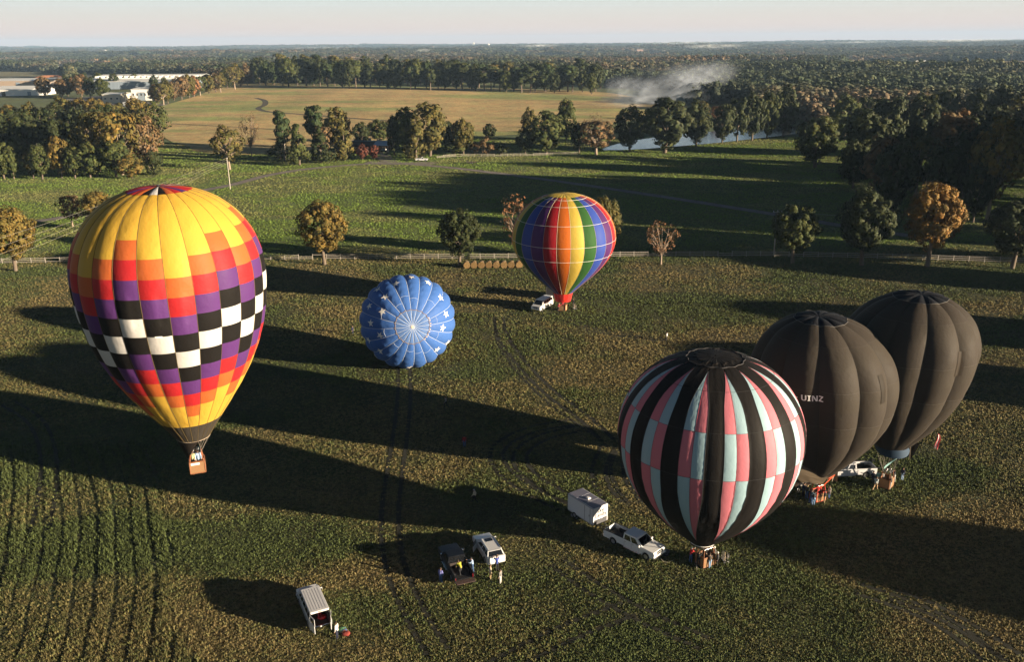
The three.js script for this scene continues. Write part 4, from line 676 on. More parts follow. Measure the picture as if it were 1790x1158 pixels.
function van(label, p, fwd, o = {}) { // long passenger van; the rear doors may stand open
  const t = vehicle('van', label, 'van', p, fwd), w = 2.0, body = o.paint ?? M.whitePaint, L = 2.8, r = .37, ar = .46, fx = 1.72, rx = -1.75;
  const prof = [[-L, .42], [rx - ar, .42], [rx, .37, ar, Math.PI, 0], [rx + ar, .42], [fx - ar, .42], [fx, .37, ar, Math.PI, 0], [fx + ar, .42], [L - .05, .45], [L, .95], [L - .12, 1.12], [1.75, 1.27], [-L, 1.27]];
  if (!o.open) mesh('body', extrude(prof, w, .06), body, t);
  else { for (const s of [-1, 1]) mesh('body_side', extrude(prof, .16, .04, s * (w / 2 - .08)), body, t); mesh('body_front', rbox(1.5, .75, w - .3, .05, 2.0, .82, 0), body, t); mesh('cargo_floor', box(4.3, .06, w - .32, -.62, .56, 0), std([.05, .025, .02]), t); }
  const c = cabin({ xb0: -L + .01, xb1: 1.95, xt0: -L + .1, xt1: 1.05, yb: 1.22, yt: 2.02, wb: w / 2 - .015, wt: w / 2 - .16 });
  cabinShell(c, body, t, { rear: o.open });
  for (const s of [-1, 1]) { for (const [a, b] of [[.045, .2], [.23, .4], [.43, .6], [.64, .79], [.82, .93]]) mesh('side_window', pane(c, s, a, b, .2, .84), M.glass, t); mesh('door_handle', rbox(.16, .04, .03, .01, .75, 1.12, s * (w / 2 + .012)), M.blackTrim, t); mesh('side_trim', rbox(3.0, .07, .02, .008, 0, .72, s * (w / 2 + .008)), M.blackTrim, t); mesh('door_seam', mg([box(.014, .78, .006, .35, .83, s * (w / 2 + .001)), box(.014, .78, .006, 1.28, .83, s * (w / 2 + .001))]), M.blackTrim, t); }
  mesh('windscreen', endPane(c, true, .08, .93), M.glass, t);
  for (let i = 0; i < 6; i++) mesh('roof_rib', rbox(3.3, .02, .05, .008, -.85, 2.088, (i - 2.5) * .25), std([.45, .45, .47], { roughness: .4 }), t);
  if (o.open) {
    for (const s of [-1, 1]) { const d = new THREE.Group(); d.name = 'rear_door'; d.position.set(-L - .01, 0, s * (w / 2 - .05)); d.rotation.y = s * (s > 0 ? -.28 : -.22); t.add(d); mesh('door_skin', mg([rbox(.9, .8, .06, .025, -.46, .86, 0), slab([V3(-.9, 1.26, .03), V3(-.02, 1.26, .03), V3(-.02, 1.95, .03), V3(-.9, 1.95, .03)], .03)]), body, d); mesh('door_window', box(.7, .45, .09, -.46, 1.6, .03), M.glass, d); }
    mesh('rear_header', rbox(.14, .16, w - .36, .04, -L + .1, 1.98, 0), body, t); mesh('cargo_lining', mg([box(4, .9, .03, -.8, 1.1, -.78), box(4, .9, .03, -.8, 1.1, .78), box(.04, 1.3, 1.5, 1.15, 1.2, 0)]), std([.03, .02, .02]), t);
    mesh('brake_light', rbox(.03, .05, .3, .01, -L + .02, 2.02, 0), M.redLamp, t);
  } else { for (const s of [-1, 1]) mesh('rear_window', (() => { const { P } = c, f = (z, v) => { const q = P(1, 0, v); q.z = z; return q; }; const z0 = s > 0 ? .06 : -.78, z1 = s > 0 ? .78 : -.06; return slab([f(z0, .15), f(z1, .15), f(z1, .85), f(z0, .85)], .022); })(), M.glass, t); }
  common(t, { fx, rx, r, w, xf: L, xr: -L, lampY: .93, tailY: 1.0, mx: 1.55, my: 1.35, mirror: body, bumper: M.chrome }); seats(t, .9, .85, .45);
  return t;
}
function pickup(label, p, fwd, o = {}) { // cab 'crew' or 'single'; o.tailgate 'open'
  const t = vehicle('pickup_truck', label, 'pickup truck', p, fwd), w = 2.02, L = o.L ?? 3.2, body = o.paint ?? M.whitePaint, r = .4, ar = .5, fx = L - 1.0, rx = -L + 1.25, bedEnd = o.bedEnd ?? -.75, hood = L - 1.5, y0 = .5;
  mesh('body', extrude([[bedEnd, y0], [fx - ar, y0], [fx, .4, ar, Math.PI, 0], [fx + ar, y0], [L - .04, y0 + .05], [L, 1.0], [L - .1, 1.14], [hood, 1.22], [hood - .1, 1.24], [bedEnd, 1.24]], w, .06), body, t);
  mesh('hood_scoop', rbox(1.1, .03, .9, .012, L - .85, 1.19, 0).rotateZ(0), body, t);
  const c = cabin({ xb0: bedEnd + .02, xb1: hood + .1, xt0: bedEnd + .1, xt1: hood - .75, yb: 1.2, yt: 1.86, wb: w / 2 - .03, wt: w / 2 - .2 });
  cabinShell(c, body, t);
  mesh('windscreen', endPane(c, true), M.glass, t); mesh('rear_window', endPane(c, false, .2, .85, .8), M.glass, t);
  for (const s of [-1, 1]) {
    for (const [a, b] of (o.single ? [[.15, .78]] : [[.07, .42], [.48, .82]])) { const d = mesh('side_window', pane(c, s, a, b, .1, .86), M.glass, t); }
    mesh('door_seam', mg([hood - .35, (bedEnd + hood) / 2 - .05, bedEnd + .25].slice(o.single ? 0 : 0).map((x) => box(.015, .66, .006, x, .88, s * (w / 2 + .001)))), M.blackTrim, t);
    for (const x of o.single ? [bedEnd + .45] : [(bedEnd + hood) / 2 + .15, bedEnd + .4]) mesh('door_handle', rbox(.17, .045, .03, .012, x, 1.08, s * (w / 2 + .012)), o.chrome ? M.chrome : M.blackTrim, t);
    mesh('running_board', rbox(hood - bedEnd - .4, .06, .16, .02, (hood + bedEnd) / 2, .42, s * (w / 2 + .03)), M.chrome, t);
    // bed side with wheel arch
    mesh('bed_side', extrude([[-L, y0 + .02], [rx - ar, y0 + .02], [rx, .4, ar, Math.PI, 0], [rx + ar, y0 + .02], [bedEnd - .05, y0 + .02], [bedEnd - .05, 1.24], [-L, 1.24]], .14, .04, s * (w / 2 - .07)), body, t);
    mesh('wheel_well', rbox(1, .3, .2, .04, rx, .85, s * (w / 2 - .24)), M.blackTrim, t); mesh('bed_rail', rbox(-bedEnd + L - .3, .03, .12, .01, (bedEnd - L) / 2, 1.295, s * (w / 2 - .07)), M.blackTrim, t);
  }
  mesh('bed_floor', box(bedEnd + L - .08, .05, w - .3, (bedEnd - L) / 2, .72, 0), M.blackTrim, t); mesh('bed_front', rbox(.06, .56, w - .3, .02, bedEnd - .09, .98, 0), o.bedLiner ?? M.blackTrim, t);
  if (o.tailgate === 'open') mesh('tailgate', rbox(.62, .06, w - .1, .02, -L - .34, .7, 0), std([.06, .035, .03], { roughness: .8 }), t); else mesh('tailgate', rbox(.08, .6, w - .24, .03, -L + .03, .98, 0), body, t);
  mesh('chassis', box(L * 2 - .8, .22, 1, 0, .42, 0), M.blackTrim, t);
  common(t, { fx, rx, r, w, xf: L, xr: -L, lampY: .96, tailY: 1.0, mx: hood - .25, my: 1.32, mirror: o.mirror ?? M.blackTrim, grille: o.chrome ? M.chrome : M.blackTrim, grH: .34 });
  return t;
}
function suv(label, p, fwd) {
  const t = vehicle('suv', label, 'SUV', p, fwd), w = 1.92, L = 2.42, body = M.whitePaint, r = .37, ar = .45, fx = 1.5, rx = -1.45;
  mesh('body', extrude([[-L + .05, .42], [rx - ar, .42], [rx, .37, ar, Math.PI, 0], [rx + ar, .4], [fx - ar, .4], [fx, .37, ar, Math.PI, 0], [fx + ar, .42], [L - .12, .42], [L, .7], [L - .1, .88], [1.3, 1.06], [1.1, 1.08], [-L + .02, 1.1], [-L, .8]], w, .08), body, t);
  const c = cabin({ xb0: -L + .08, xb1: 1.35, xt0: -L + .5, xt1: .35, yb: 1.04, yt: 1.62, wb: w / 2 - .05, wt: w / 2 - .24 });
  cabinShell(c, body, t); mesh('windscreen', endPane(c, true, .06, .94, .9), M.glass, t); mesh('rear_window', endPane(c, false, .08, .9, .9), M.glass, t);
  mesh('sunroof', rbox(.6, .02, .8, .008, -.05, 1.692, 0), M.glass, t);
  for (const s of [-1, 1]) { for (const [a, b] of [[.05, .24], [.28, .52], [.56, .84]]) mesh('side_window', pane(c, s, a, b, .1, .88), M.glass, t); mesh('roof_rail', rbox(2.1, .05, .05, .02, -.75, 1.71, s * .68), M.chrome, t); mesh('door_handle', rbox(.17, .04, .03, .012, .1, .97, s * (w / 2 + .012)), M.chrome, t); mesh('door_seam', mg([.95, -.05, -1.0].map((x) => box(.014, .6, .006, x, .75, s * (w / 2 + .001)))), M.blackTrim, t); }
  { const d = new THREE.Group(); d.name = 'open_door'; d.position.set(.92, 0, -w / 2 - .01); d.rotation.y = -.7; t.add(d); mesh('door_skin', rbox(.98, .62, .07, .03, -.5, .74, 0), body, d); mesh('door_window', box(.8, .42, .03, -.52, 1.28, 0), M.glass, d); }
  mesh('light_bar', rbox(.05, .07, w - .3, .02, -L + .01, .98, 0), M.redLamp, t); mesh('spoiler', rbox(.26, .04, 1.3, .015, -L + .42, 1.67, 0), body, t);
  common(t, { fx, rx, r, w, xf: L - .05, xr: -L + .04, lampY: .76, lampH: .13, tailY: .95, tailH: .18, mx: 1.0, my: 1.12, mirror: body, bumper: body, grH: .2 }); seats(t, .2, .7, .42);
  return t;
}
const ground2 = (x, y) => { const p = gp(x, y); return p; };
const mid = (a, b) => { const p = a.clone().add(b).multiplyScalar(.5); p.y = H(p.x, p.z); return p; };
const headTo = (rear, front) => { const d = front.clone().sub(rear).setY(0).normalize(); return [d.x, d.z]; };
{ let a = gp(563, 1104), b = gp(537, 1042); van('white passenger van with its rear doors open at lower left', mid(a, b), headTo(a, b), { open: true }); }
{ let a = gp(813, 1026), b = gp(782, 968); pickup('black pickup truck with open tailgate beside the white SUV', mid(a, b), headTo(a, b), { paint: phy([.008, .009, .012], { roughness: .3, clearcoat: .35, clearcoatRoughness: .15, specularIntensity: .4 }), tailgate: 'open', L: 2.9, bedEnd: -.55, bedLiner: std([.03, .02, .018]), mirror: M.chrome }); }
{ let a = gp(869, 992), b = gp(840, 946); suv('white SUV with tinted rear window next to the black pickup', mid(a, b), headTo(a, b)); }
{ let a = gp(1073, 942), b = gp(1143, 975); pickup('white crew cab pickup towing the white cargo trailer', mid(a, b), headTo(a, b), { chrome: true, mirror: M.whitePaint }); }
{ let a = gp(964, 531), b = gp(931, 549); van('white van parked at the foot of the rainbow balloon', mid(a, b), headTo(a, b)); }
{ let a = gp(1518, 829), b = gp(1440, 832); pickup('white pickup half hidden under the nearer black balloon', mid(a, b), headTo(a, b), { paint: paint([.55, .55, .57]), chrome: true }); }
{ const a = gp(726, 282); const t = pickup('white single cab pickup parked on the yard by the house', mid(gp(726, 282), gp(749, 282)), [1, .04], { single: true, L: 2.7, bedEnd: -.1 }); }

function cargoTrailer(label, p, fwd, o) { // box trailer: walls, roof panels, side door, wheels, tow bar
  const t = vehicle('cargo_trailer', label, 'trailer', p, fwd), L = o.L, w = o.w, h = o.h, y0 = .5, m = o.paint;
  mesh('box_body', rbox(L, h, w, .06, 0, y0 + h / 2, 0), m, t); const ym = y0 + h;
  for (let i = 0; i < 3; i++) mesh('roof_panel', rbox(L / 3 - .08, .03, w - .2, .012, (i - 1) * L / 3, ym + .012, 0), o.roof, t);
  mesh('roof_vent', mg([rbox(.42, .14, .42, .03, .1, ym + .09, 0), rbox(.3, .04, .3, .01, .1, ym + .17, 0)]), std([.7, .7, .68]), t);
  for (const s of [-1, 1]) { mesh('corner_trim', mg([rbox(.07, h - .1, .03, .01, L / 2 - .02, y0 + h / 2, s * (w / 2 + .002)), rbox(.07, h - .1, .03, .01, -L / 2 + .02, y0 + h / 2, s * (w / 2 + .002)), rbox(L - .1, .08, .03, .01, 0, ym - .05, s * (w / 2 + .002)), rbox(L - .1, .1, .03, .01, 0, y0 + .05, s * (w / 2 + .002))]), std([.35, .35, .37], { roughness: .35, metalness: .8 }), t); wheel(t, -.45 * L / 2, s * (w / 2 - .08), .36, .2); mesh('mudguard', new THREE.CylinderGeometry(.46, .46, .26, 16, 1, true, -Math.PI / 2, Math.PI).rotateX(Math.PI / 2).rotateZ(Math.PI / 2 - Math.PI / 2).translate(-.45 * L / 2, .36, s * (w / 2 + .02)), std([.4, .4, .42], { metalness: .7, roughness: .4, side: THREE.DoubleSide }), t); mesh('tail_light', rbox(.03, .25, .12, .01, -L / 2 - .01, y0 + .5, s * (w / 2 - .15)), M.redLamp, t); }
  const d = mesh('side_door', rbox(.85, h - .35, .04, .02, L / 2 - .95, y0 + h / 2, w / 2 + .012), m, t); mesh('door_frame', mg([box(.03, h - .3, .02, L / 2 - 1.4, y0 + h / 2, w / 2 + .02), box(.03, h - .3, .02, L / 2 - .5, y0 + h / 2, w / 2 + .02)]), M.blackTrim, d); mesh('door_handle', rbox(.05, .2, .05, .01, L / 2 - .62, y0 + 1, w / 2 + .05), M.blackTrim, d);
  mesh('tow_bar', mg([bar(V3(L / 2, .5, .5), V3(L / 2 + 1.25, .5, 0), .05), bar(V3(L / 2, .5, -.5), V3(L / 2 + 1.25, .5, 0), .05), cyl(.04, .04, .5, 8, L / 2 + .9, .35, 0)]), M.blackTrim, t);
  mesh('stone_guard', rbox(.03, .6, w - .3, .012, L / 2 + .018, y0 + .33, 0), std([.25, .25, .27], { metalness: .8, roughness: .35 }), t);
  if (o.text) { o.text.forEach(([s, size, y], i) => { const g = new THREE.ShapeGeometry(font.generateShapes(s, size), 4); g.computeBoundingBox(); const wd = g.boundingBox.max.x; mesh('lettering', g.translate(-wd / 2, 0, 0).rotateY(Math.PI / 2).translate(L / 2 + .012, y, .0), std([.03, .03, .05]), t); }); }
  return t;
}
{ const a = gp(1003, 903), b = gp(1046, 926), fw = headTo(gp(996, 898), gp(1037, 925)), t = cargoTrailer('white box trailer with dark lettering behind the crew cab pickup', mid(gp(996, 896), gp(1058, 919)), fw, { L: 4.3, w: 2.1, h: 2.05, paint: paint([.58, .58, .6]), roof: std([.14, .14, .18], { roughness: .35 }), text: [['Sky', .42, 1.86], ['Candy', .4, 1.36]] }); }
{ const t = cargoTrailer('dark box trailer with pale roof behind the skirt of rainbow balloon', gp(966, 519), headTo(gp(968, 512), gp(960, 530)), { L: 4.6, w: 2.1, h: 2.1, paint: std([.02, .02, .024]), roof: std([.5, .52, .55]) }); }
function flatTrailer(label, p, fwd, L = 3.2) {
  const t = vehicle('utility_trailer', label, 'trailer', p, fwd);
  mesh('deck', box(L, .08, 1.7, 0, .6, 0), std([.1, .06, .04]), t); for (const s of [-1, 1]) { mesh('side_rail', mg([bar(V3(-L / 2, .95, s * .85), V3(L / 2, .95, s * .85), .03), ...[-.5, -.17, .17, .5].map((k) => bar(V3(L * k, .6, s * .85), V3(L * k, .95, s * .85), .025))]), std([.06, .06, .06]), t); wheel(t, -.4, s * .95, .33, .2); wheel(t, .4, s * .95, .33, .2); }
  mesh('tow_bar', mg([bar(V3(L / 2, .55, .5), V3(L / 2 + 1.2, .5, 0), .04), bar(V3(L / 2, .55, -.5), V3(L / 2 + 1.2, .5, 0), .04)]), M.blackTrim, t); mesh('tailgate', box(.05, .8, 1.6, -L / 2, 1.0, 0), std([.05, .05, .05]), t); return t;
}
flatTrailer('small low utility trailer parked on the meadow right of house pickup', gp(824, 286), [1, 0], 4);
flatTrailer('dark utility trailer with gear behind the half hidden white pickup', gp(1500, 818), [-.9, -.4], 3);
{ const t = flatTrailer('small trailer with red rail and basket gear left of nearer black balloon', gp(1392, 852), [-.96, .25], 2.6); mesh('gear_crate', rbox(.8, .6, .7, .04, -.6, .95, 0), std([.3, .32, .35]), t); mesh('loading_ramp', slab([V3(1.6, .62, -.7), V3(1.6, .62, .7), V3(2.9, .12, .7), V3(2.9, .12, -.7)].reverse(), .05), std([.4, .33, .24]), t); }
{ const t = suv('pale car parked under the farm house carport', gp(671, 264), [.1, 1]); }
// ------------------------------------------------------------------ people: one continuous body each, clothes as colours of its regions
const smin = (a, b, k) => { const h = Math.max(k - Math.abs(a - b), 0) / k; return Math.min(a, b) - h * h * k * .25; };
function caps(p, a, b, ra, rb) { const ax = b[0] - a[0], ay = b[1] - a[1], az = b[2] - a[2], px = p[0] - a[0], py = p[1] - a[1], pz = p[2] - a[2], t = clamp((px * ax + py * ay + pz * az) / (ax * ax + ay * ay + az * az || 1), 0, 1); return Math.hypot(px - ax * t, py - ay * t, pz - az * t) - lerp(ra, rb, t); }
function march(bones, c, half, res, k) { // bones: [a, b, ra, rb, region]
  const mc = new MarchingCubes(res, new THREE.MeshBasicMaterial(), false, false, 60000); mc.isolation = 0;
  const st = 2 / res; let i = 0;
  for (let z = 0; z < res; z++) for (let y = 0; y < res; y++) for (let x = 0; x < res; x++, i++) { const p = [c[0] + (x * st - 1) * half[0], c[1] + (y * st - 1) * half[1], c[2] + (z * st - 1) * half[2]]; let d = 9; for (const b of bones) d = smin(d, caps(p, b[0], b[1], b[2], b[3]), k); mc.field[i] = -d; }
  mc.update(); const n = mc.count, P = new Float32Array(n * 3); for (let j = 0; j < n; j++) for (let q = 0; q < 3; q++) P[j * 3 + q] = mc.positionArray[j * 3 + q] * half[q] + c[q];
  let g = new THREE.BufferGeometry(); g.setAttribute('position', new THREE.BufferAttribute(P, 3)); g = mergeVertices(g, 1e-4); g.computeVertexNormals(); return g;
}
const add3 = (a, b) => a.map((v, i) => v + b[i]);
function poseBones(q) { // q: pelvis height, lean (forward), arms and legs as joint points relative to shoulders and hips; x is the way it faces
  const hip = [0, q.hip ?? .92, 0], ln = q.lean ?? 0, up = (h, z = 0) => [hip[0] + Math.sin(ln) * h, hip[1] + Math.cos(ln) * h, z];
  const B = [], chest = up(.36), neck = up(.52), head = add3(up(.66), [.03, 0, 0]);
  B.push([up(-.02, .075), up(-.02, -.075), .115, .115, 'pants'], [hip, chest, .135, .15, 'shirt'], [up(.4, .12), up(.4, -.12), .1, .1, 'shirt'], [up(.46, .15), up(.46, -.15), .062, .062, 'shirt'], [neck, up(.6), .055, .052, 'skin']);
  const tips = [];
  for (const [s, A] of [[1, q.armR], [-1, q.armL]]) { const sh = up(.455, s * .19), el = add3(sh, [A[0][0], A[0][1], A[0][2] * s]), wr = add3(el, [A[1][0], A[1][1], A[1][2] * s]); B.push([sh, el, .055, .044, 'shirt'], [el, wr, .043, .03, q.sleeve ? 'shirt' : 'skin']); tips.push([el, wr, s]); }
  for (const [s, A] of [[1, q.legR], [-1, q.legL]]) { const h = [hip[0], hip[1] - .04, s * .095], kn = add3(h, [A[0][0], A[0][1], 0]), an = add3(kn, [A[1][0], A[1][1], 0]); B.push([h, kn, .088, .06, 'pants'], [kn, an, .058, .042, 'pants'], [add3(an, [-.04, -.04, 0]), add3(an, [.15, -.055, s * .02]), .042, .036, 'shoe']); }
  return { B, head, tips };
}
const POSES = {
  stand: { armR: [[.02, -.28, .06], [.06, -.25, -.01]], armL: [[-.01, -.28, .05], [.05, -.25, 0]], legR: [[.02, -.4], [-.02, -.41]], legL: [[.0, -.4], [.0, -.41]] },
  walk: { lean: .06, armR: [[-.14, -.25, .05], [.02, -.25, 0]], armL: [[.13, -.26, .05], [.14, -.2, -.03]], legR: [[.2, -.36], [.06, -.4]], legL: [[-.1, -.4], [-.27, -.33]] },
  reach: { lean: .12, armR: [[.2, -.14, .05], [.24, .1, -.05]], armL: [[.18, -.16, .05], [.25, .06, -.05]], legR: [[.05, -.4], [-.04, -.41]], legL: [[-.06, -.4], [-.05, -.41]] },
  bend: { hip: .84, lean: .95, armR: [[.1, -.27, .03], [.12, -.22, -.03]], armL: [[.12, -.26, .03], [.1, -.23, -.02]], legR: [[.14, -.36], [-.14, -.37]], legL: [[.04, -.36], [-.12, -.37]] },
  crouch: { hip: .42, lean: .5, armR: [[.18, -.2, .04], [.2, -.1, -.05]], armL: [[.18, -.2, .04], [.22, -.06, -.05]], legR: [[.36, .12], [-.2, -.38]], legL: [[.3, -.18], [-.3, -.1]] },
};
const made = {};
function poseGeo(name) {
  return made[name] ??= (() => {
    const { B, head, tips } = poseBones({ ...POSES[name], sleeve: true });
    const body = march(B, [.1, .82, 0], [.85, .9, .52], 72, .05), reg = [];
    const near = (p) => { let m = 9, r = 'shirt'; for (const b of B) { const d = caps(p, b[0], b[1], b[2], b[3]); if (d < m) { m = d; r = b[4]; } } return r; };
    const pos = body.attributes.position; for (let i = 0; i < pos.count; i++) reg.push(near([pos.getX(i), pos.getY(i), pos.getZ(i)]));
    // head with brow, nose, chin, ears; eyes and mouth follow as colour at their place
    const hb = [[[head[0] - .01, head[1] + .035, 0], [head[0] - .005, head[1] + .02, 0], .092, .085, 'skin'], [[head[0] + .035, head[1] - .03, 0], [head[0] + .05, head[1] - .065, 0], .062, .042, 'skin'], [[head[0] + .09, head[1] + .012, 0], [head[0] + .108, head[1] - .018, 0], .012, .017, 'skin'], [[head[0] + .08, head[1] + .03, .035], [head[0] + .08, head[1] + .03, -.035], .014, .014, 'skin'], ...[1, -1].map((s) => [[head[0], head[1] + .015, s * .088], [head[0] - .005, head[1] - .02, s * .086], .017, .012, 'skin'])];
    const hg = march(hb, [head[0] + .01, head[1], 0], [.17, .17, .17], 44, .03), hr = []; const hp = hg.attributes.position;
    for (let i = 0; i < hp.count; i++) { const x = hp.getX(i) - head[0], y = hp.getY(i) - head[1], z = hp.getZ(i); hr.push(Math.hypot(y - .012, Math.abs(z) - .034) < .013 && x > .06 ? 'eye' : Math.hypot(y + .05, z * .5) < .011 && x > .07 ? 'lip' : 'skin'); }
    const hair = march([[[head[0] - .02, head[1] + .05, 0], [head[0] - .035, head[1] + .0, 0], .096, .09, 'hair'], [[head[0] + .035, head[1] + .085, .03], [head[0] + .035, head[1] + .085, -.03], .05, .05, 'hair']], [head[0] - .01, head[1] + .02, 0], [.17, .17, .17], 36, .03);
    const hands = tips.map(([el, wr, s]) => { // palm, four fingers and a thumb, lightly curled
      const d = V3(...wr).sub(V3(...el)).normalize(), side = V3(0, 0, 1), nrm = side.clone().cross(d).normalize(); side.crossVectors(d, nrm).normalize(); const P = (u, v, n) => V3(...wr).addScaledVector(d, u).addScaledVector(side, v).addScaledVector(nrm, n).toArray(), bb = [[P(-.03, 0, 0), P(.02, 0, 0), .026, .024]];
      for (let f = 0; f < 4; f++) { const v = (f - 1.5) * .021, l = [.075, .085, .08, .062][f]; bb.push([P(.01, v * .8, 0), P(.075, v, 0), .014, .012], [P(.075, v, 0), P(.075 + l * .5, v * 1.1, .012), .0095, .009], [P(.075 + l * .5, v * 1.1, .012), P(.075 + l * .8, v * 1.1, .035), .009, .0075]); }
      bb.push([P(.015, -.03, .004), P(.055, -.055, .014), .012, .01], [P(.055, -.055, .014), P(.085, -.055, .03), .01, .008]);
      const c = P(.06, 0, .01); return march(bb, c, [.13, .13, .13], 40, .008);
    });
    const all = mergeGeometries([body, hg, ...hands].map((g) => { const k = g.clone(); for (const n of Object.keys(k.attributes)) if (!['position', 'normal'].includes(n)) k.deleteAttribute(n); return k; }));
    const regs = [...reg, ...hr, ...hands.flatMap((h) => Array(h.attributes.position.count).fill('skin'))];
    return { all, regs, hair };
  })();
}
M.person = std([1, 1, 1], { vertexColors: true, roughness: .85 });
let personN = 0;
function person(p, face, pose, c, label, group, scale = 1) { // face: heading in degrees, 0 to the right of the picture, 90 away from it
  const k = poseGeo(pose), g = k.all.clone(), cc = new Float32Array(k.regs.length * 3), pal = { skin: [.38, .22, .15], eye: [.03, .02, .02], lip: [.3, .12, .1], shoe: [.03, .03, .03], shirt: c[0], pants: c[1] };
  k.regs.forEach((r, i) => cc.set(pal[r], i * 3)); g.setAttribute('color', new THREE.BufferAttribute(cc, 3));
  const t = thing('person', label, 'person', group); t.position.copy(p); t.rotation.y = R(face); t.scale.setScalar((.96 + .08 * rngOf(700 + personN++)()) * scale);
  mesh('body', g, M.person, t); mesh('hair', k.hair, std(c[2] ?? [.04, .025, .015], { roughness: .9 }), t); return t;
}
const K = { navy: [.012, .016, .04], black: [.012, .012, .014], jeans: [.05, .1, .22], red: [.42, .015, .02], cream: [.55, .46, .33], white: [.62, .6, .56], grey: [.2, .19, .18], blue: [.04, .07, .3], lav: [.16, .17, .42], khaki: [.4, .29, .16], lime: [.45, .42, .04], dark: [.025, .025, .03], sky: [.3, .42, .6] };
const P = (x, y) => gp(x, y);
person(P(617, 585), -40, 'stand', [K.navy, K.navy], 'person in dark blue standing left of the blue star balloon');
person(P(780, 713), 200, 'walk', [K.grey, K.black], 'person in dark clothes walking below the blue star balloon');
person(P(812, 782), 100, 'stand', [[.25, .012, .015], K.jeans], 'person in dark red shirt and jeans alone on the grass');
person(P(830, 879), 170, 'walk', [K.cream, K.black, [.4, .38, .36]], 'person with pale shirt and dark trousers walking, white haired');
person(P(1165, 596), 160, 'stand', [K.white, K.dark], 'small figure in white and black right of the rainbow balloon');
person(P(771, 1019), 60, 'stand', [K.lav, K.jeans], 'person in lavender jacket beside the black pickup door');
person(P(826, 1000), 190, 'reach', [K.sky, K.jeans, [.02, .02, .02]], 'person in pale blue leaning over the far side of the black pickup');
{ const p = P(806, 1016); p.y += .75; person(p, 120, 'bend', [K.lime, K.dark], 'person in bright yellow green jacket bending in the pickup bed'); }
person(P(857, 1013), 20, 'stand', [K.cream, K.khaki], 'person in cream clothes standing behind the white SUV');
person(P(869, 998), 100, 'reach', [K.blue, K.black], 'person in blue top at the tail of the white SUV');
person(P(875, 1021), 150, 'stand', [K.grey, [.5, .48, .46]], 'person in grey shirt and pale trousers nearest behind the SUV');
person(P(590, 1117), 160, 'stand', [K.white, K.navy], 'person in white sleeves and navy vest right of the open van');
{ const p = P(560, 1090); p.y += .6; person(p, 90, 'bend', [[.5, .12, .03], [.4, .02, .03]], 'person in orange bending inside the open van'); }
person(P(1207, 983), 30, 'reach', [K.red, K.jeans, [.5, .47, .43]], 'person in bright red jacket and jeans holding the pink balloon basket');
person(P(1220, 990), 60, 'reach', [K.black, K.dark], 'person in black at the front left of the pink balloon basket');
person(P(1240, 993), 100, 'reach', [[.07, .055, .045], [.2, .33, .5]], 'person in dark brown coat and light jeans at the pink balloon basket');
person(P(1253, 990), 170, 'stand', [K.dark, K.black, [.5, .5, .48]], 'person in dark coat with white bag right of pink balloon basket');
person(P(1247, 982), 200, 'stand', [K.grey, K.dark, [.55, .55, .52]], 'person with pale hat behind the pink balloon basket');
{ const p = P(1232, 986); p.y += .35; person(p, 250, 'stand', [K.black, K.black], 'pilot in black standing inside the pink balloon basket'); }
person(P(1416, 880), 20, 'reach', [[.03, .06, .09], K.jeans], 'person in dark teal and blue jeans left of the orange basket');
person(P(1421, 883), 70, 'bend', [K.dark, [.2, .32, .5]], 'person in pale jeans bending at the orange basket');
person(P(1440, 880), 170, 'stand', [K.dark, K.khaki], 'person in dark top and khaki trousers right of the orange basket');
person(P(1403, 868), 10, 'stand', [K.navy, K.dark], 'person in navy left behind the orange basket');
{ const p = P(1428, 874); p.y += .35; person(p, 260, 'reach', [[.5, .03, .03], K.dark], 'pilot in red standing inside the orange basket'); }
person(P(1529, 857), 40, 'walk', [[.45, .5, .5], [.5, .33, .18]], 'person in pale top and tan trousers below the rear basket');
person(P(1533, 846), 60, 'stand', [[.2, .4, .4], [.5, .45, .38]], 'person in teal top close to the rear basket');
person(P(1555, 856), 150, 'stand', [[.05, .035, .03], [.3, .3, .3], [.5, .42, .3]], 'fair haired person in brown facing the rear basket');
person(P(1576, 840), 200, 'stand', [K.navy, K.sky], 'person in navy jacket standing right of the rear basket');
person(P(1541, 848), 100, 'reach', [K.grey, K.black], 'person in grey handling the rear basket');
person(P(1561, 843), 190, 'reach', [K.dark, [.45, .45, .43]], 'person in dark top at the right side of the rear basket');
person(P(1448, 872), 190, 'stand', [[.3, .28, .25], K.jeans], 'person in light grey top behind the orange basket on its right');
person(P(1409, 872), 40, 'stand', [K.black, K.jeans, [.4, .3, .15]], 'fair haired person in black and jeans left of the orange basket');
person(P(1396, 862), 20, 'bend', [K.grey, K.dark], 'person in grey bending beside the small red railed trailer');
person(P(1524, 846), 30, 'stand', [K.navy, K.dark], 'person in navy between the half hidden pickup and rear basket');
person(P(976, 545), 20, 'reach', [[.4, .03, .04], K.dark], 'person in red at the left of the rainbow balloon basket');
person(P(1002, 537), 190, 'stand', [K.black, K.dark], 'person in black right behind the rainbow balloon basket');
{ const p = P(983, 543); p.y += .35; person(p, 270, 'stand', [[.3, .02, .03], K.dark], 'pilot in dark red inside the rainbow balloon basket'); }
{ const b = at(347, 824, 79); for (const [dx, dz, c, f, l] of [[-.25, .2, [[.6, .55, .3], K.dark], 250, 'passenger in pale yellow top in the flying basket'], [.22, .1, [K.sky, K.dark], 300, 'passenger in pale blue in the flying basket'], [0, -.25, [K.black, K.dark], 200, 'pilot in black at the burner of the flying balloon']]) person(b.clone().add(V3(dx, .45, dz)), f, dx ? 'stand' : 'reach', c, l); }

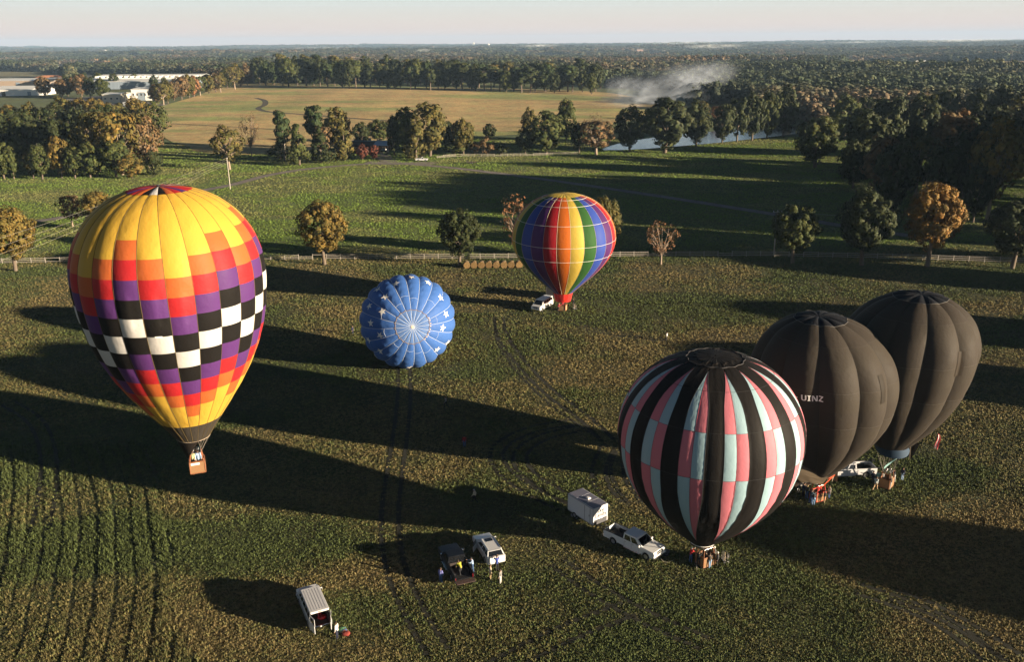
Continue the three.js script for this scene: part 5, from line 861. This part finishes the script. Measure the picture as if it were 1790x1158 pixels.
// ------------------------------------------------------------------ gear lying about
function fan(label, p, fwd) { // inflation fan: cage, propeller, engine, wheels
  const t = vehicle('inflation_fan', label, 'fan', p, fwd); const cage = [];
  for (let i = 0; i < 12; i++) { const a = i * Math.PI / 6; cage.push(bar(V3(.14, .62, 0), V3(.14, .62 + Math.sin(a) * .52, Math.cos(a) * .52), .012, 4)); }
  for (const [r, x] of [[.53, .14], [.53, -.14], [.35, .16], [.18, .17]]) cage.push(new THREE.TorusGeometry(r, .018, 6, 30).rotateY(Math.PI / 2).translate(x, .62, 0));
  mesh('cage', mg(cage), std([.3, .28, .26], { metalness: .6, roughness: .4 }), t); mesh('propeller', mg([rbox(.05, .92, .12, .02, 0, .62, 0), rbox(.05, .12, .92, .02, 0, .62, 0)]), std([.42, .3, .18]), t); mesh('engine', mg([rbox(.3, .28, .3, .05, -.32, .58, 0), cyl(.1, .1, .2, 10, -.32, .82, 0)]), M.blackTrim, t);
  mesh('stand', mg([bar(V3(-.4, .06, -.3), V3(.1, .3, -.3), .025), bar(V3(-.4, .06, .3), V3(.1, .3, .3), .025), bar(V3(.14, .1, -.35), V3(.14, .1, .35), .03), bar(V3(-.4, .06, -.3), V3(-.4, .06, .3), .025)]), M.steel, t); for (const s of [-1, 1]) wheel(t, .14, s * .4, .14, .08); return t;
}
fan('round caged inflation fan on the grass right of pink balloon basket', gp(1266, 982), [-1, .1]);
fan('small inflation fan right of the rainbow balloon basket', gp(1004, 541), [-1, .3]);
function bundle(name, label, cat, p, cols, s = 1) { const t = thing(name, label, cat), r = rngOf(31 + Math.round(p.x * 7)); t.position.copy(p); cols.forEach((c, i) => { const g = new THREE.IcosahedronGeometry(.42 * s, 3), q = g.attributes.position, ox = (r() - .5) * .9 * s, oz = (r() - .5) * .7 * s; for (let k = 0; k < q.count; k++) { const x = q.getX(k), y = q.getY(k), z = q.getZ(k), n = .75 + .5 * n2(x * 5 + i * 7, z * 5 + y * 4); q.setXYZ(k, x * n * 1.1 + ox, Math.max(0, y * n * .6 + .2 * s), z * n + oz); } g.computeVertexNormals(); mesh('fold', g, std(c, { roughness: .9 }), t); }); return t; }
bundle('folded_blanket', 'crumpled green, red and blue blanket on the grass right of open van', 'blanket', gp(605, 1107), [[.1, .25, .12], [.2, .03, .02], [.05, .1, .28], [.12, .1, .05]], .8);
bundle('envelope_bag', 'dark crumpled bag on the grass before the crew cab pickup', 'bag', gp(1160, 969), [[.03, .035, .05], [.05, .055, .07], [.02, .02, .03]], .9);
{ const p = gp(563, 1093); p.y += .6; bundle('cargo_bundle', 'red and orange bundle of gear in the open van', 'bundle', p, [[.45, .02, .02], [.5, .2, .03], [.35, .02, .03]], .7); }
{ const p = gp(795, 990); p.y += .76; bundle('gear_bundle', 'dark bundle with red straps in the black pickup bed', 'bundle', p, [[.05, .05, .06], [.3, .02, .02], [.2, .2, .22]], .7); }
const ropeOnGround = (pts, label) => { const q = pts.map(([x, y, h]) => { const p = gp(x, y); p.y += h ?? .05; return p; }); const m = mesh('tether_rope', tube(q, .022, 30, 5), std([.45, .4, .34]), scene); tag(m, label, 'rope'); };
ropeOnGround([[1147, 974, .6], [1153, 978, .25], [1160, 983], [1168, 984], [1178, 980]], 'pale tow rope on the grass before the crew cab pickup');
ropeOnGround([[1216, 955, 1.6], [1214, 970, .9], [1216, 986, .3], [1218, 998]], 'pale drop line hanging at the left of the pink balloon basket');
{ const p = gp(1631, 792), t = thing('flag', 'small red and white flag on a thin pole right of rear balloon', 'flag'); t.position.copy(p); mesh('pole', bar(V3(0, 0, 0), V3(.05, 2.8, 0), .025), M.steel, t); mesh('cloth', grid(6, 8, (u, v) => V3(.08 + .45 * u + .1 * Math.sin(v * 5), 2.75 - v * 2.0 - u * .3, .1 * Math.sin(u * 6 + v * 3))), std([.45, .06, .07], { side: THREE.DoubleSide }), t); mesh('white_stripe', grid(3, 8, (u, v) => V3(.2 + .14 * u + .1 * Math.sin(v * 5), 2.7 - v * 1.95 - .1 - u * .08, .1 * Math.sin(u * 2 + 1.6 + v * 3) + .02)), std([.7, .68, .66], { side: THREE.DoubleSide }), t); }
// ------------------------------------------------------------------ fences, bales, poles and wires
M.fence = std([.3, .27, .23], { roughness: .9 });
function fenceLine(label, px, n, h, group) {
  const t = thing('rail_fence', label, 'fence', group), pts = new THREE.CatmullRomCurve3(px.map(([x, y]) => { const p = gp(x, y); return V3(p.x, 0, p.z); })).getSpacedPoints(n); pts.forEach((p) => { p.y = H(p.x, p.z); });
  const o = pts[0].clone(); t.position.copy(o); const post = rbox(.15, h + .5, .15, .02, 0, h / 2 - .2, 0, 1), L = pts[0].distanceTo(pts[1]), rail = box(L, .13, .045), r = rngOf(n);
  pts.forEach((p, i) => {
    const m = mesh('post', post, M.fence, t); m.position.copy(p).sub(o); m.rotation.set((r() - .5) * .05, r() * .2, (r() - .5) * .05);
    if (i < n) for (let k = 0; k < 3; k++) { if (r() < .03) continue; const b = mesh('rail', rail, M.fence, t), q = pts[i + 1]; b.position.copy(p).add(q).multiplyScalar(.5).sub(o); b.position.y += h * (.28 + .32 * k) + (r() - .5) * .04; b.rotation.y = Math.atan2(-(q.z - p.z), q.x - p.x); b.rotation.z = (r() - .5) * .025; b.position.z += .1; }
  });
}
fenceLine('long three rail paddock fence from left edge past the row trees', [[-20, 462], [240, 457], [480, 455], [660, 453.5], [860, 453], [1060, 450], [1200, 449], [1340, 449], [1500, 452], [1830, 462]], 74, 1.35);
fenceLine('white rail fence beside the yard right of the farm house', [[764, 277], [800, 274.5], [860, 274], [930, 273], [1010, 271]], 22, 1.3);
{
  const hayTex = noiseTex(51, 256, [[16, .6], [70, 1], [128, 1]], .45, 1, [1, .95, .8], [1, .88, .62]);
  const hm = std([.25, .17, .085], { roughness: 1, map: hayTex, bumpMap: hayTex, bumpScale: .05 }), r = rngOf(4);
  const spots = [816, 829, 842, 855, 868, 881, 894, 907], lab = ['first round hay bale, nearest the dark green tree', 'second round hay bale from the dark green tree', 'third round hay bale from the dark green tree', 'middle round hay bale, fourth from the dark green tree', 'fifth round hay bale, with a dark face', 'third last round hay bale before the rainbow balloon', 'second last round hay bale before the rainbow balloon', 'last round hay bale, closest to the rainbow balloon'];
  spots.forEach((x, i) => {
    const t = thing('hay_bale', lab[i], 'hay bale', 'round hay bales in a row by the fence'), p = gp(x, 468.5 - i * .1); t.position.copy(p); t.rotation.y = (r() - .5) * .25; const R0 = .8;
    const rings = []; for (let k = 0; k <= 7; k++) rings.push(new THREE.Vector2(R0 * (k / 7), k % 2 ? .0 : .035)); const face = new THREE.LatheGeometry(rings, 28).rotateX(Math.PI / 2).translate(0, R0 - .04, .72);
    const g = new THREE.CylinderGeometry(R0, R0, 1.4, 28, 3).rotateX(Math.PI / 2), q = g.attributes.position; for (let k = 0; k < q.count; k++) { const n = 1 + .03 * (n2(q.getX(k) * 4 + i, q.getY(k) * 4) - .5); q.setXYZ(k, q.getX(k) * n, q.getY(k) * n, q.getZ(k)); } g.computeVertexNormals();
    mesh('bale_roll', g.translate(0, R0 - .04, 0), hm, t); mesh('wound_face', face, hm, t); for (const z of [-.4, 0, .4]) mesh('twine', new THREE.TorusGeometry(R0 * 1.012, .012, 4, 36).translate(0, R0 - .04, z), M.cable, t);
  });
}
M.poleWood = std([.4, .36, .31], { roughness: .9 });
function pole(px, py, h, label, extra) { const p = gp(px, py), t = thing('utility_pole', label, 'utility pole'); t.position.copy(p); mesh('pole_shaft', cyl(.17, .12, h + 1, 10, 0, h / 2 - .5, 0), M.poleWood, t); extra?.(t, h); return t; }
pole(403, 331, 11.5, 'white wooden utility pole before the single olive tree by the lane', (t, h) => { mesh('insulator', mg([cyl(.06, .06, .3, 8, .2, h - .2, 0), cyl(.06, .06, .3, 8, -.2, h - .9, 0)]), std([.6, .6, .6]), t); });
pole(500, 279, 14, 'slim pale pole at the left end of the farm grove', (t, h) => { mesh('lamp_head', rbox(.5, .2, .2, .06, -.3, h - .1, 0), std([.6, .6, .6]), t); });
pole(1352, 447, 11.2, 'utility pole with transformer left of the leaning green tree', (t, h) => { mesh('transformer', cyl(.32, .32, 1, 14, -.45, h - 3.1, .1), std([.5, .52, .55], { roughness: .4 }), t); mesh('cross_arm', box(2.2, .12, .12, 0, h - .5, 0), M.poleWood, t); for (const x of [-.95, 0, .95]) mesh('insulator', cyl(.06, .06, .3, 8, x, h - .28, 0), std([.65, .65, .65]), t); });
for (const [x, y, h, l] of [[1447, 116, 26, 'tall pale pylon pole by the far white shed'], [1507, 117, 30, 'tall pale pole at the edge of the far fallow field'], [1766, 113, 30, 'tall pale pole before the far wood at right']]) pole(x, y, h, l);
const wire = (a, b, sag, r, label, group) => { const q = []; for (let i = 0; i <= 16; i++) { const t = i / 16, p = a.clone().lerp(b, t); p.y -= sag * 4 * t * (1 - t); q.push(p); } const m = mesh('power_line', new THREE.TubeGeometry(new THREE.CatmullRomCurve3(q), 24, r, 4), std([.5, .46, .4], { roughness: .5 }), scene); tag(m, label, 'power line', group); };
{ const top = gp(403, 331), D = depthOf(gp(20, 470)); [[11.3, 404], [10.7, 418], [10, 430], [9.4, 441]].forEach(([h, y], i) => { const a = top.clone(); a.y += h; const c = at(36, y - 6, D - 12), d = c.clone().sub(a); wire(a, a.clone().addScaledVector(d, 1.35), 1.2, .015, ['topmost', 'second', 'third', 'lowest'][i] + ' sunlit power line running from the white utility pole past the left tree', 'power lines at the left'); }); }
{ const a = gp(1352, 447); a.y += 10.9; const b = gp(1100, 437), c = gp(2100, 470); b.y += 7; c.y += 10; wire(a, c, 1, .02, 'power line leaving the transformer pole to the right'); }

// ------------------------------------------------------------------ buildings
M.wallTan = std([.5, .4, .32], { roughness: .9 }); M.wallWhite = std([.75, .73, .7], { roughness: .8 }); M.roofPale = std([.72, .72, .7], { roughness: .5, metalness: .1 }); M.wallBlue = std([.22, .27, .33], { roughness: .8 }); M.windowGlass = phy([.03, .04, .05], { roughness: .1, clearcoat: .6 });
function shed(name, label, x0, x1, y, hPx, depthM, o = {}) { // a long low building that faces the camera
  const c = gp((x0 + x1) / 2, y), dp = depthOf(c), a = at(x0, y, dp), b = at(x1, y, dp), w = Math.hypot(b.x - a.x, b.z - a.z), h = hPx * 1.25 * mPerPx(c), t = thing(name, label, 'building', o.group); t.position.copy(c); t.rotation.y = Math.atan2(-(b.z - a.z), b.x - a.x) + (o.turn ?? 0);
  const wm = o.wall ?? M.wallWhite, rm = o.roof ?? M.roofPale, d = depthM, rise = o.rise ?? d * .05;
  for (const s of [-1, 1]) { mesh('wall', box(w, h, .3, 0, h / 2, s * d / 2 - d / 2), wm, t); mesh('wall', box(.3, h, d - .3, s * (w / 2 - .15), h / 2, -d / 2), wm, t); }
  for (const s of [-1, 1]) mesh('roof', slab(s > 0 ? [V3(-w / 2 - .4, h, .5), V3(w / 2 + .4, h, .5), V3(w / 2 + .4, h + rise, -d / 2), V3(-w / 2 - .4, h + rise, -d / 2)] : [V3(w / 2 + .4, h, -d - .5), V3(-w / 2 - .4, h, -d - .5), V3(-w / 2 - .4, h + rise, -d / 2), V3(w / 2 + .4, h + rise, -d / 2)], .2), rm, t);
  const n = o.windows ?? 0; for (let i = 0; i < n; i++) { const x = lerp(-w / 2, w / 2, (i + .5) / n), f = mesh('window', box(w / n * .45, h * .28, .12, x, h * .55, .18), M.wallWhite, t); mesh('pane', box(w / n * .38, h * .22, .06, x, h * .55, .27), M.windowGlass, f); }
  for (const k of o.doors ?? []) mesh('door', box(h * .7, h * .75, .12, lerp(-w / 2, w / 2, k), h * .38, .18), o.doorMat ?? M.wallBlue, t);
  for (let i = 0; i < (o.monitors ?? 0); i++) mesh('roof_monitor', rbox(w / o.monitors * .55, 2.2, 5, .2, lerp(-w / 2, w / 2, (i + .5) / o.monitors), h + rise * .5 + 1, -d * .28), M.wallWhite, t);
  for (let i = 0; i < (o.bands ?? 0); i++) mesh('roof_ridge', rbox(w * .98, 1.4, 2.6, .2, 0, h + rise * (.35 + .3 * i) + .5, -d * (.2 + .18 * i)), M.roofPale, t);
  return t;
}
const IND = 'buildings of the industrial estate at the left';
shed('warehouse', 'largest warehouse with rows of white roof monitors behind the left wood', 148, 335, 156, 10, 100, { wall: M.wallBlue, monitors: 18, bands: 2, doors: [.1, .3, .7], windows: 0, rise: 6, group: IND });
shed('warehouse', 'long white warehouse in the distant trees, farthest of the estate', 100, 176, 124, 5, 60, { windows: 12, rise: 3, group: IND });
shed('warehouse', 'tan flat warehouse before the orange clay mound', 68, 114, 152, 10, 60, { wall: M.wallTan, doors: [.3, .8], rise: 1, group: IND });
shed('warehouse', 'tan and brick warehouse at the far left edge', -20, 68, 152, 8, 70, { wall: std([.34, .26, .2]), doors: [.2, .6], rise: 2, group: IND });
shed('warehouse', 'low white shed nearest the left edge, above the left wood', -12, 58, 168, 8, 40, { doors: [.28], doorMat: M.windowGlass, rise: 3, group: IND });
shed('warehouse', 'small white annex with blue door beside the low white shed', 50, 76, 167, 7, 25, { doors: [.1], rise: 1, group: IND });
shed('office_building', 'cream building in the trees behind the left wood', 181, 212, 181, 12, 22, { wall: std([.5, .45, .36]), windows: 3, rise: 1, group: IND });
shed('office_building', 'white and blue building beside the hedge at hay field', 232, 266, 176, 15, 30, { windows: 5, doors: [.5], rise: 1, group: IND });
shed('house', 'brick house with many windows in the trees above hay field line', 985, 1010, 112, 4, 16, { wall: std([.3, .2, .16]), windows: 6, rise: 5, roof: std([.2, .13, .11]) });
shed('house', 'distant house on the pale lawn at right of centre', 1113, 1124, 93.5, 4.5, 14, { wall: std([.4, .25, .2]), windows: 4, rise: 6, roof: std([.22, .16, .14]) });
shed('house', 'distant white house right of the pale lawn', 1160, 1170, 96, 4.5, 14, { windows: 4, rise: 6, roof: std([.3, .3, .3]) });
shed('barn', 'long white barn by the far fallow field', 1490, 1502, 117, 4.5, 14, { rise: 3, doors: [.5] });
shed('barn', 'low tan barn left of the long white barn', 1455, 1478, 116, 3.5, 14, { wall: M.wallTan, rise: 3, doors: [.3, .7] });
shed('barn', 'white shed among trees at the middle of far fallow field', 1600, 1618, 111, 3, 12, { rise: 2, doors: [.4] });
for (const [x, y, w, l] of [[300, 82.5, 6, 'tiny white building on the far left hills'], [182, 88, 7, 'tiny pale plant building below the far left hills'], [925, 77, 5, 'tiny white building far behind the hay field trees']]) shed('house', l, x - w / 2, x + w / 2, y + 3, 2.4, 20, { rise: 4, windows: 3 });
{ // orange clay mound between the warehouses
  const a = gp(66, 143), b = gp(118, 143), c = mid(a, b), w = a.distanceTo(b), g = new THREE.SphereGeometry(1, 40, 16, 0, 6.2832, 0, 1.57), q = g.attributes.position; for (let i = 0; i < q.count; i++) { const n = .8 + .5 * n2(q.getX(i) * 3 + 3, q.getZ(i) * 3); q.setXYZ(i, q.getX(i) * w / 2 * (.9 + .2 * n), q.getY(i) * 9.5 * mPerPx(c) * n, q.getZ(i) * w * .3); } g.computeVertexNormals(); const m = struct('clay_mound', g, std([.42, .17, .08], { roughness: 1 })); m.position.copy(c);
}
{ // the low farm house
  const a = gp(612, 266), b = gp(680, 266), c = mid(a, b), w = a.distanceTo(b), t = thing('farm_house', 'low farm house with blue grey metal roof and carport behind red maples', 'house'); t.position.copy(c); t.rotation.y = Math.atan2(-(b.z - a.z), b.x - a.x); const d = 9, h = 3.0;
  const brick = std([.1, .07, .055], { roughness: .9 }), xa = w * .12;
  mesh('wall', box(w * .62, h, .25, -w * .19, h / 2, 0), brick, t); mesh('wall', box(w, h, .25, 0, h / 2, -d), brick, t); for (const x of [-w / 2 + .12, xa]) mesh('wall', box(.25, h, d - .25, x, h / 2, -d / 2), brick, t);
  const dk = std([.03, .035, .045], { roughness: .5 }), mt = std([.3, .4, .5], { roughness: .35, metalness: .4 });
  mesh('roof', slab([V3(-w / 2 - .6, h, .9), V3(xa, h, .9), V3(xa, h + 1.7, -d / 2), V3(-w / 2 - .6, h + 1.7, -d / 2)], .12), dk, t, 'dark front roof slope'); mesh('roof', slab([V3(xa, h + .1, 1.2), V3(w / 2 + .5, h + .1, 1.2), V3(w / 2 + .5, h + 1.8, -d / 2), V3(xa, h + 1.8, -d / 2)], .12), mt, t, 'pale blue metal carport roof');
  mesh('roof', slab([V3(w / 2 + .5, h, -d - .9), V3(-w / 2 - .6, h, -d - .9), V3(-w / 2 - .6, h + 1.72, -d / 2), V3(w / 2 + .5, h + 1.72, -d / 2)], .12), mt, t); mesh('roof_ridge', rbox(w + 1, .3, 1.2, .1, 0, h + 1.85, -d / 2), mt, t); mesh('chimney', mg([box(1.3, 1.9, 1, -w * .04, h + 2.2, -d / 2), box(1.5, .2, 1.2, -w * .04, h + 3.1, -d / 2)]), std([.3, .26, .24]), t);
  for (const x of [xa + .3, w / 2 - .2]) mesh('carport_post', box(.2, h, .2, x, h / 2, .8), M.wallWhite, t);
  for (const k of [-.42, -.3, -.18]) { const f = mesh('window', box(1.7, 1.2, .1, w * k, 1.7, .16), M.wallWhite, t); mesh('pane', box(1.4, .95, .06, w * k, 1.7, .22), M.windowGlass, f); } mesh('door', box(1, 2.1, .1, -w * .05, 1.05, .16), std([.4, .38, .35]), t);
}
{ const p = gp(1297, 137), m = mPerPx(p), t = thing('silo', 'white domed silo rising from the wood behind the pond', 'silo'); t.position.copy(p); const h = 17 * m, r = 3.6 * m; mesh('silo_wall', cyl(r, r, h, 24, 0, h / 2, 0), std([.55, .5, .45]), t); for (let i = 1; i < 8; i++) mesh('hoop', new THREE.TorusGeometry(r * 1.01, .07, 4, 30).rotateX(Math.PI / 2).translate(0, h * i / 8, 0), M.steel, t); mesh('dome', new THREE.SphereGeometry(r * 1.04, 24, 10, 0, 6.2832, 0, 1.57).translate(0, h, 0), std([.62, .62, .62], { roughness: .4 }), t); }
for (const [x, y, l] of [[828, 79, 'left one of two tiny white water towers on the horizon'], [854, 81, 'right one of two tiny white water towers on the horizon']]) { const p = gp(x, y + 3), m = mPerPx(p), t = thing('water_tower', l, 'water tower'); t.position.copy(p); const h = 6 * m; mesh('tank', new THREE.SphereGeometry(2 * m, 16, 12).scale(1, .7, 1).translate(0, h, 0), std([.7, .66, .6]), t); for (const [a, b] of [[-1, -1], [1, -1], [1, 1], [-1, 1]]) mesh('leg', bar(V3(a * 1.3 * m, 0, b * 1.3 * m), V3(a * m, h, b * m), .3 * m), std([.6, .58, .55]), t); }
// vehicles standing at the estate
for (const [x, y, c, l] of [[225, 186, [.62, .62, .6], 'white box truck at the edge of the estate yard'], [240, 185, [.6, .6, .6], 'second white box truck beside the hay field corner']]) { const p = gp(x, y), t = vehicle('box_truck', l, 'truck', p, [1, .2]); mesh('cargo_box', rbox(6, 2.6, 2.4, .08, -1, 2.1, 0), std(c), t); mesh('cab', mg([extrude([[2.1, .6], [4, .6], [4, 1.5], [3.6, 2.4], [2.1, 2.4]], 2.2, .08)]), std(c), t); mesh('windscreen', slab([V3(4.0, 1.55, .95), V3(4.0, 1.55, -.95), V3(3.7, 2.3, -.9), V3(3.7, 2.3, .9)], .03), M.glass, t); for (const x2 of [-2.6, 3]) for (const s of [-1, 1]) wheel(t, x2, s * 1.05, .48); }
['dark car at the left end of the estate yard', 'silver car second in the estate yard', 'white car third in the estate yard', 'grey car at the right end of the estate yard'].forEach((l, i) => { const t = suv(l, gp(240 + i * 7, 180 + (i % 2)), [.3, .95]); const m = paint([[.02, .02, .025], [.35, .35, .36], [.6, .6, .6], [.12, .12, .13]][i]); t.traverse((o) => { if (o.material === M.whitePaint) o.material = m; }); });

// ------------------------------------------------------------------ drifting smoke of a small fire beyond the pond, and mist lying in the far valleys
function veils(t, color, list, seed, cut) { // soft billows: domed veils that thin out towards their rims
  const r = rngOf(seed), mat = new THREE.MeshStandardMaterial({ color: col(...color), roughness: 1, vertexColors: true, transparent: true, side: THREE.DoubleSide, depthWrite: false });
  for (const [x, y, w, h, a, dep] of list) {
    const c = at(x, y, dep), m = dep / 1500, W = w * m, Hh = h * m, n = 56, P = [], Cc = [], I = [], sd = r() * 50, kx = Math.max(1, w / h * .6);
    for (let j = 0; j <= n; j++) for (let i = 0; i <= n; i++) {
      const u = i / n * 2 - 1, v = j / n * 2 - 1, q = Math.hypot(u, v), nz = fbm(u * 1.1 * kx + sd, v * 1.5 - u * .5 + sd, 5), fine = fbm(u * 3.4 * kx + sd, v * 3.6 + sd * 2, 3), dome = Math.sqrt(Math.max(0, 1 - Math.min(1, q * q)));
      P.push(u * W / 2, v * Hh / 2 + u * Hh * .1, dome * Hh * .5 + (nz - .5) * Hh * .25);
      Cc.push(1, 1, 1, clamp(a * ss(1, .05, q + (nz - .5) * .6) * (.35 + .65 * ss(cut, .75, nz)) * (.9 + .2 * fine), 0, 1));
    }
    for (let j = 0; j < n; j++) for (let i = 0; i < n; i++) { const k = j * (n + 1) + i; I.push(k, k + 1, k + n + 1, k + 1, k + n + 2, k + n + 1); }
    const g = new THREE.BufferGeometry(); g.setAttribute('position', new THREE.Float32BufferAttribute(P, 3)); g.setAttribute('color', new THREE.Float32BufferAttribute(Cc, 4)); g.setIndex(I); g.computeVertexNormals();
    const b = mesh('billow', g, mat, t); b.position.copy(c);
  }
}
{
  const d0 = depthOf(gp(1130, 186)), t = thing('smoke', 'thin grey smoke drifting over the field edge beyond the pond', 'smoke'); t.userData.kind = 'stuff';
  veils(t, [.38, .43, .52], [[1105, 160, 150, 62, .5, d0], [1160, 150, 200, 90, .5, d0 + 25], [1205, 138, 180, 72, .5, d0 + 50], [1238, 126, 130, 50, .36, d0 + 75], [1130, 175, 230, 40, .48, d0 - 20], [1075, 152, 90, 56, .36, d0 + 10]], 12, .3);
  const f = thing('mist', 'low white mist lying between the far woods near the horizon', 'mist'); f.userData.kind = 'stuff';
  veils(f, [.8, .82, .85], [[940, 80, 90, 7, .5, 5200], [1245, 81, 150, 11, .5, 4200], [1190, 75, 190, 6, .45, 7600], [1680, 71, 260, 7, .5, 6800], [1500, 74, 150, 5, .4, 7200], [740, 88, 40, 8, .4, 3600], [330, 92, 200, 5, .35, 6500], [560, 84, 160, 5, .4, 7600]], 13, .3);
}
renderer.render(scene, camera);
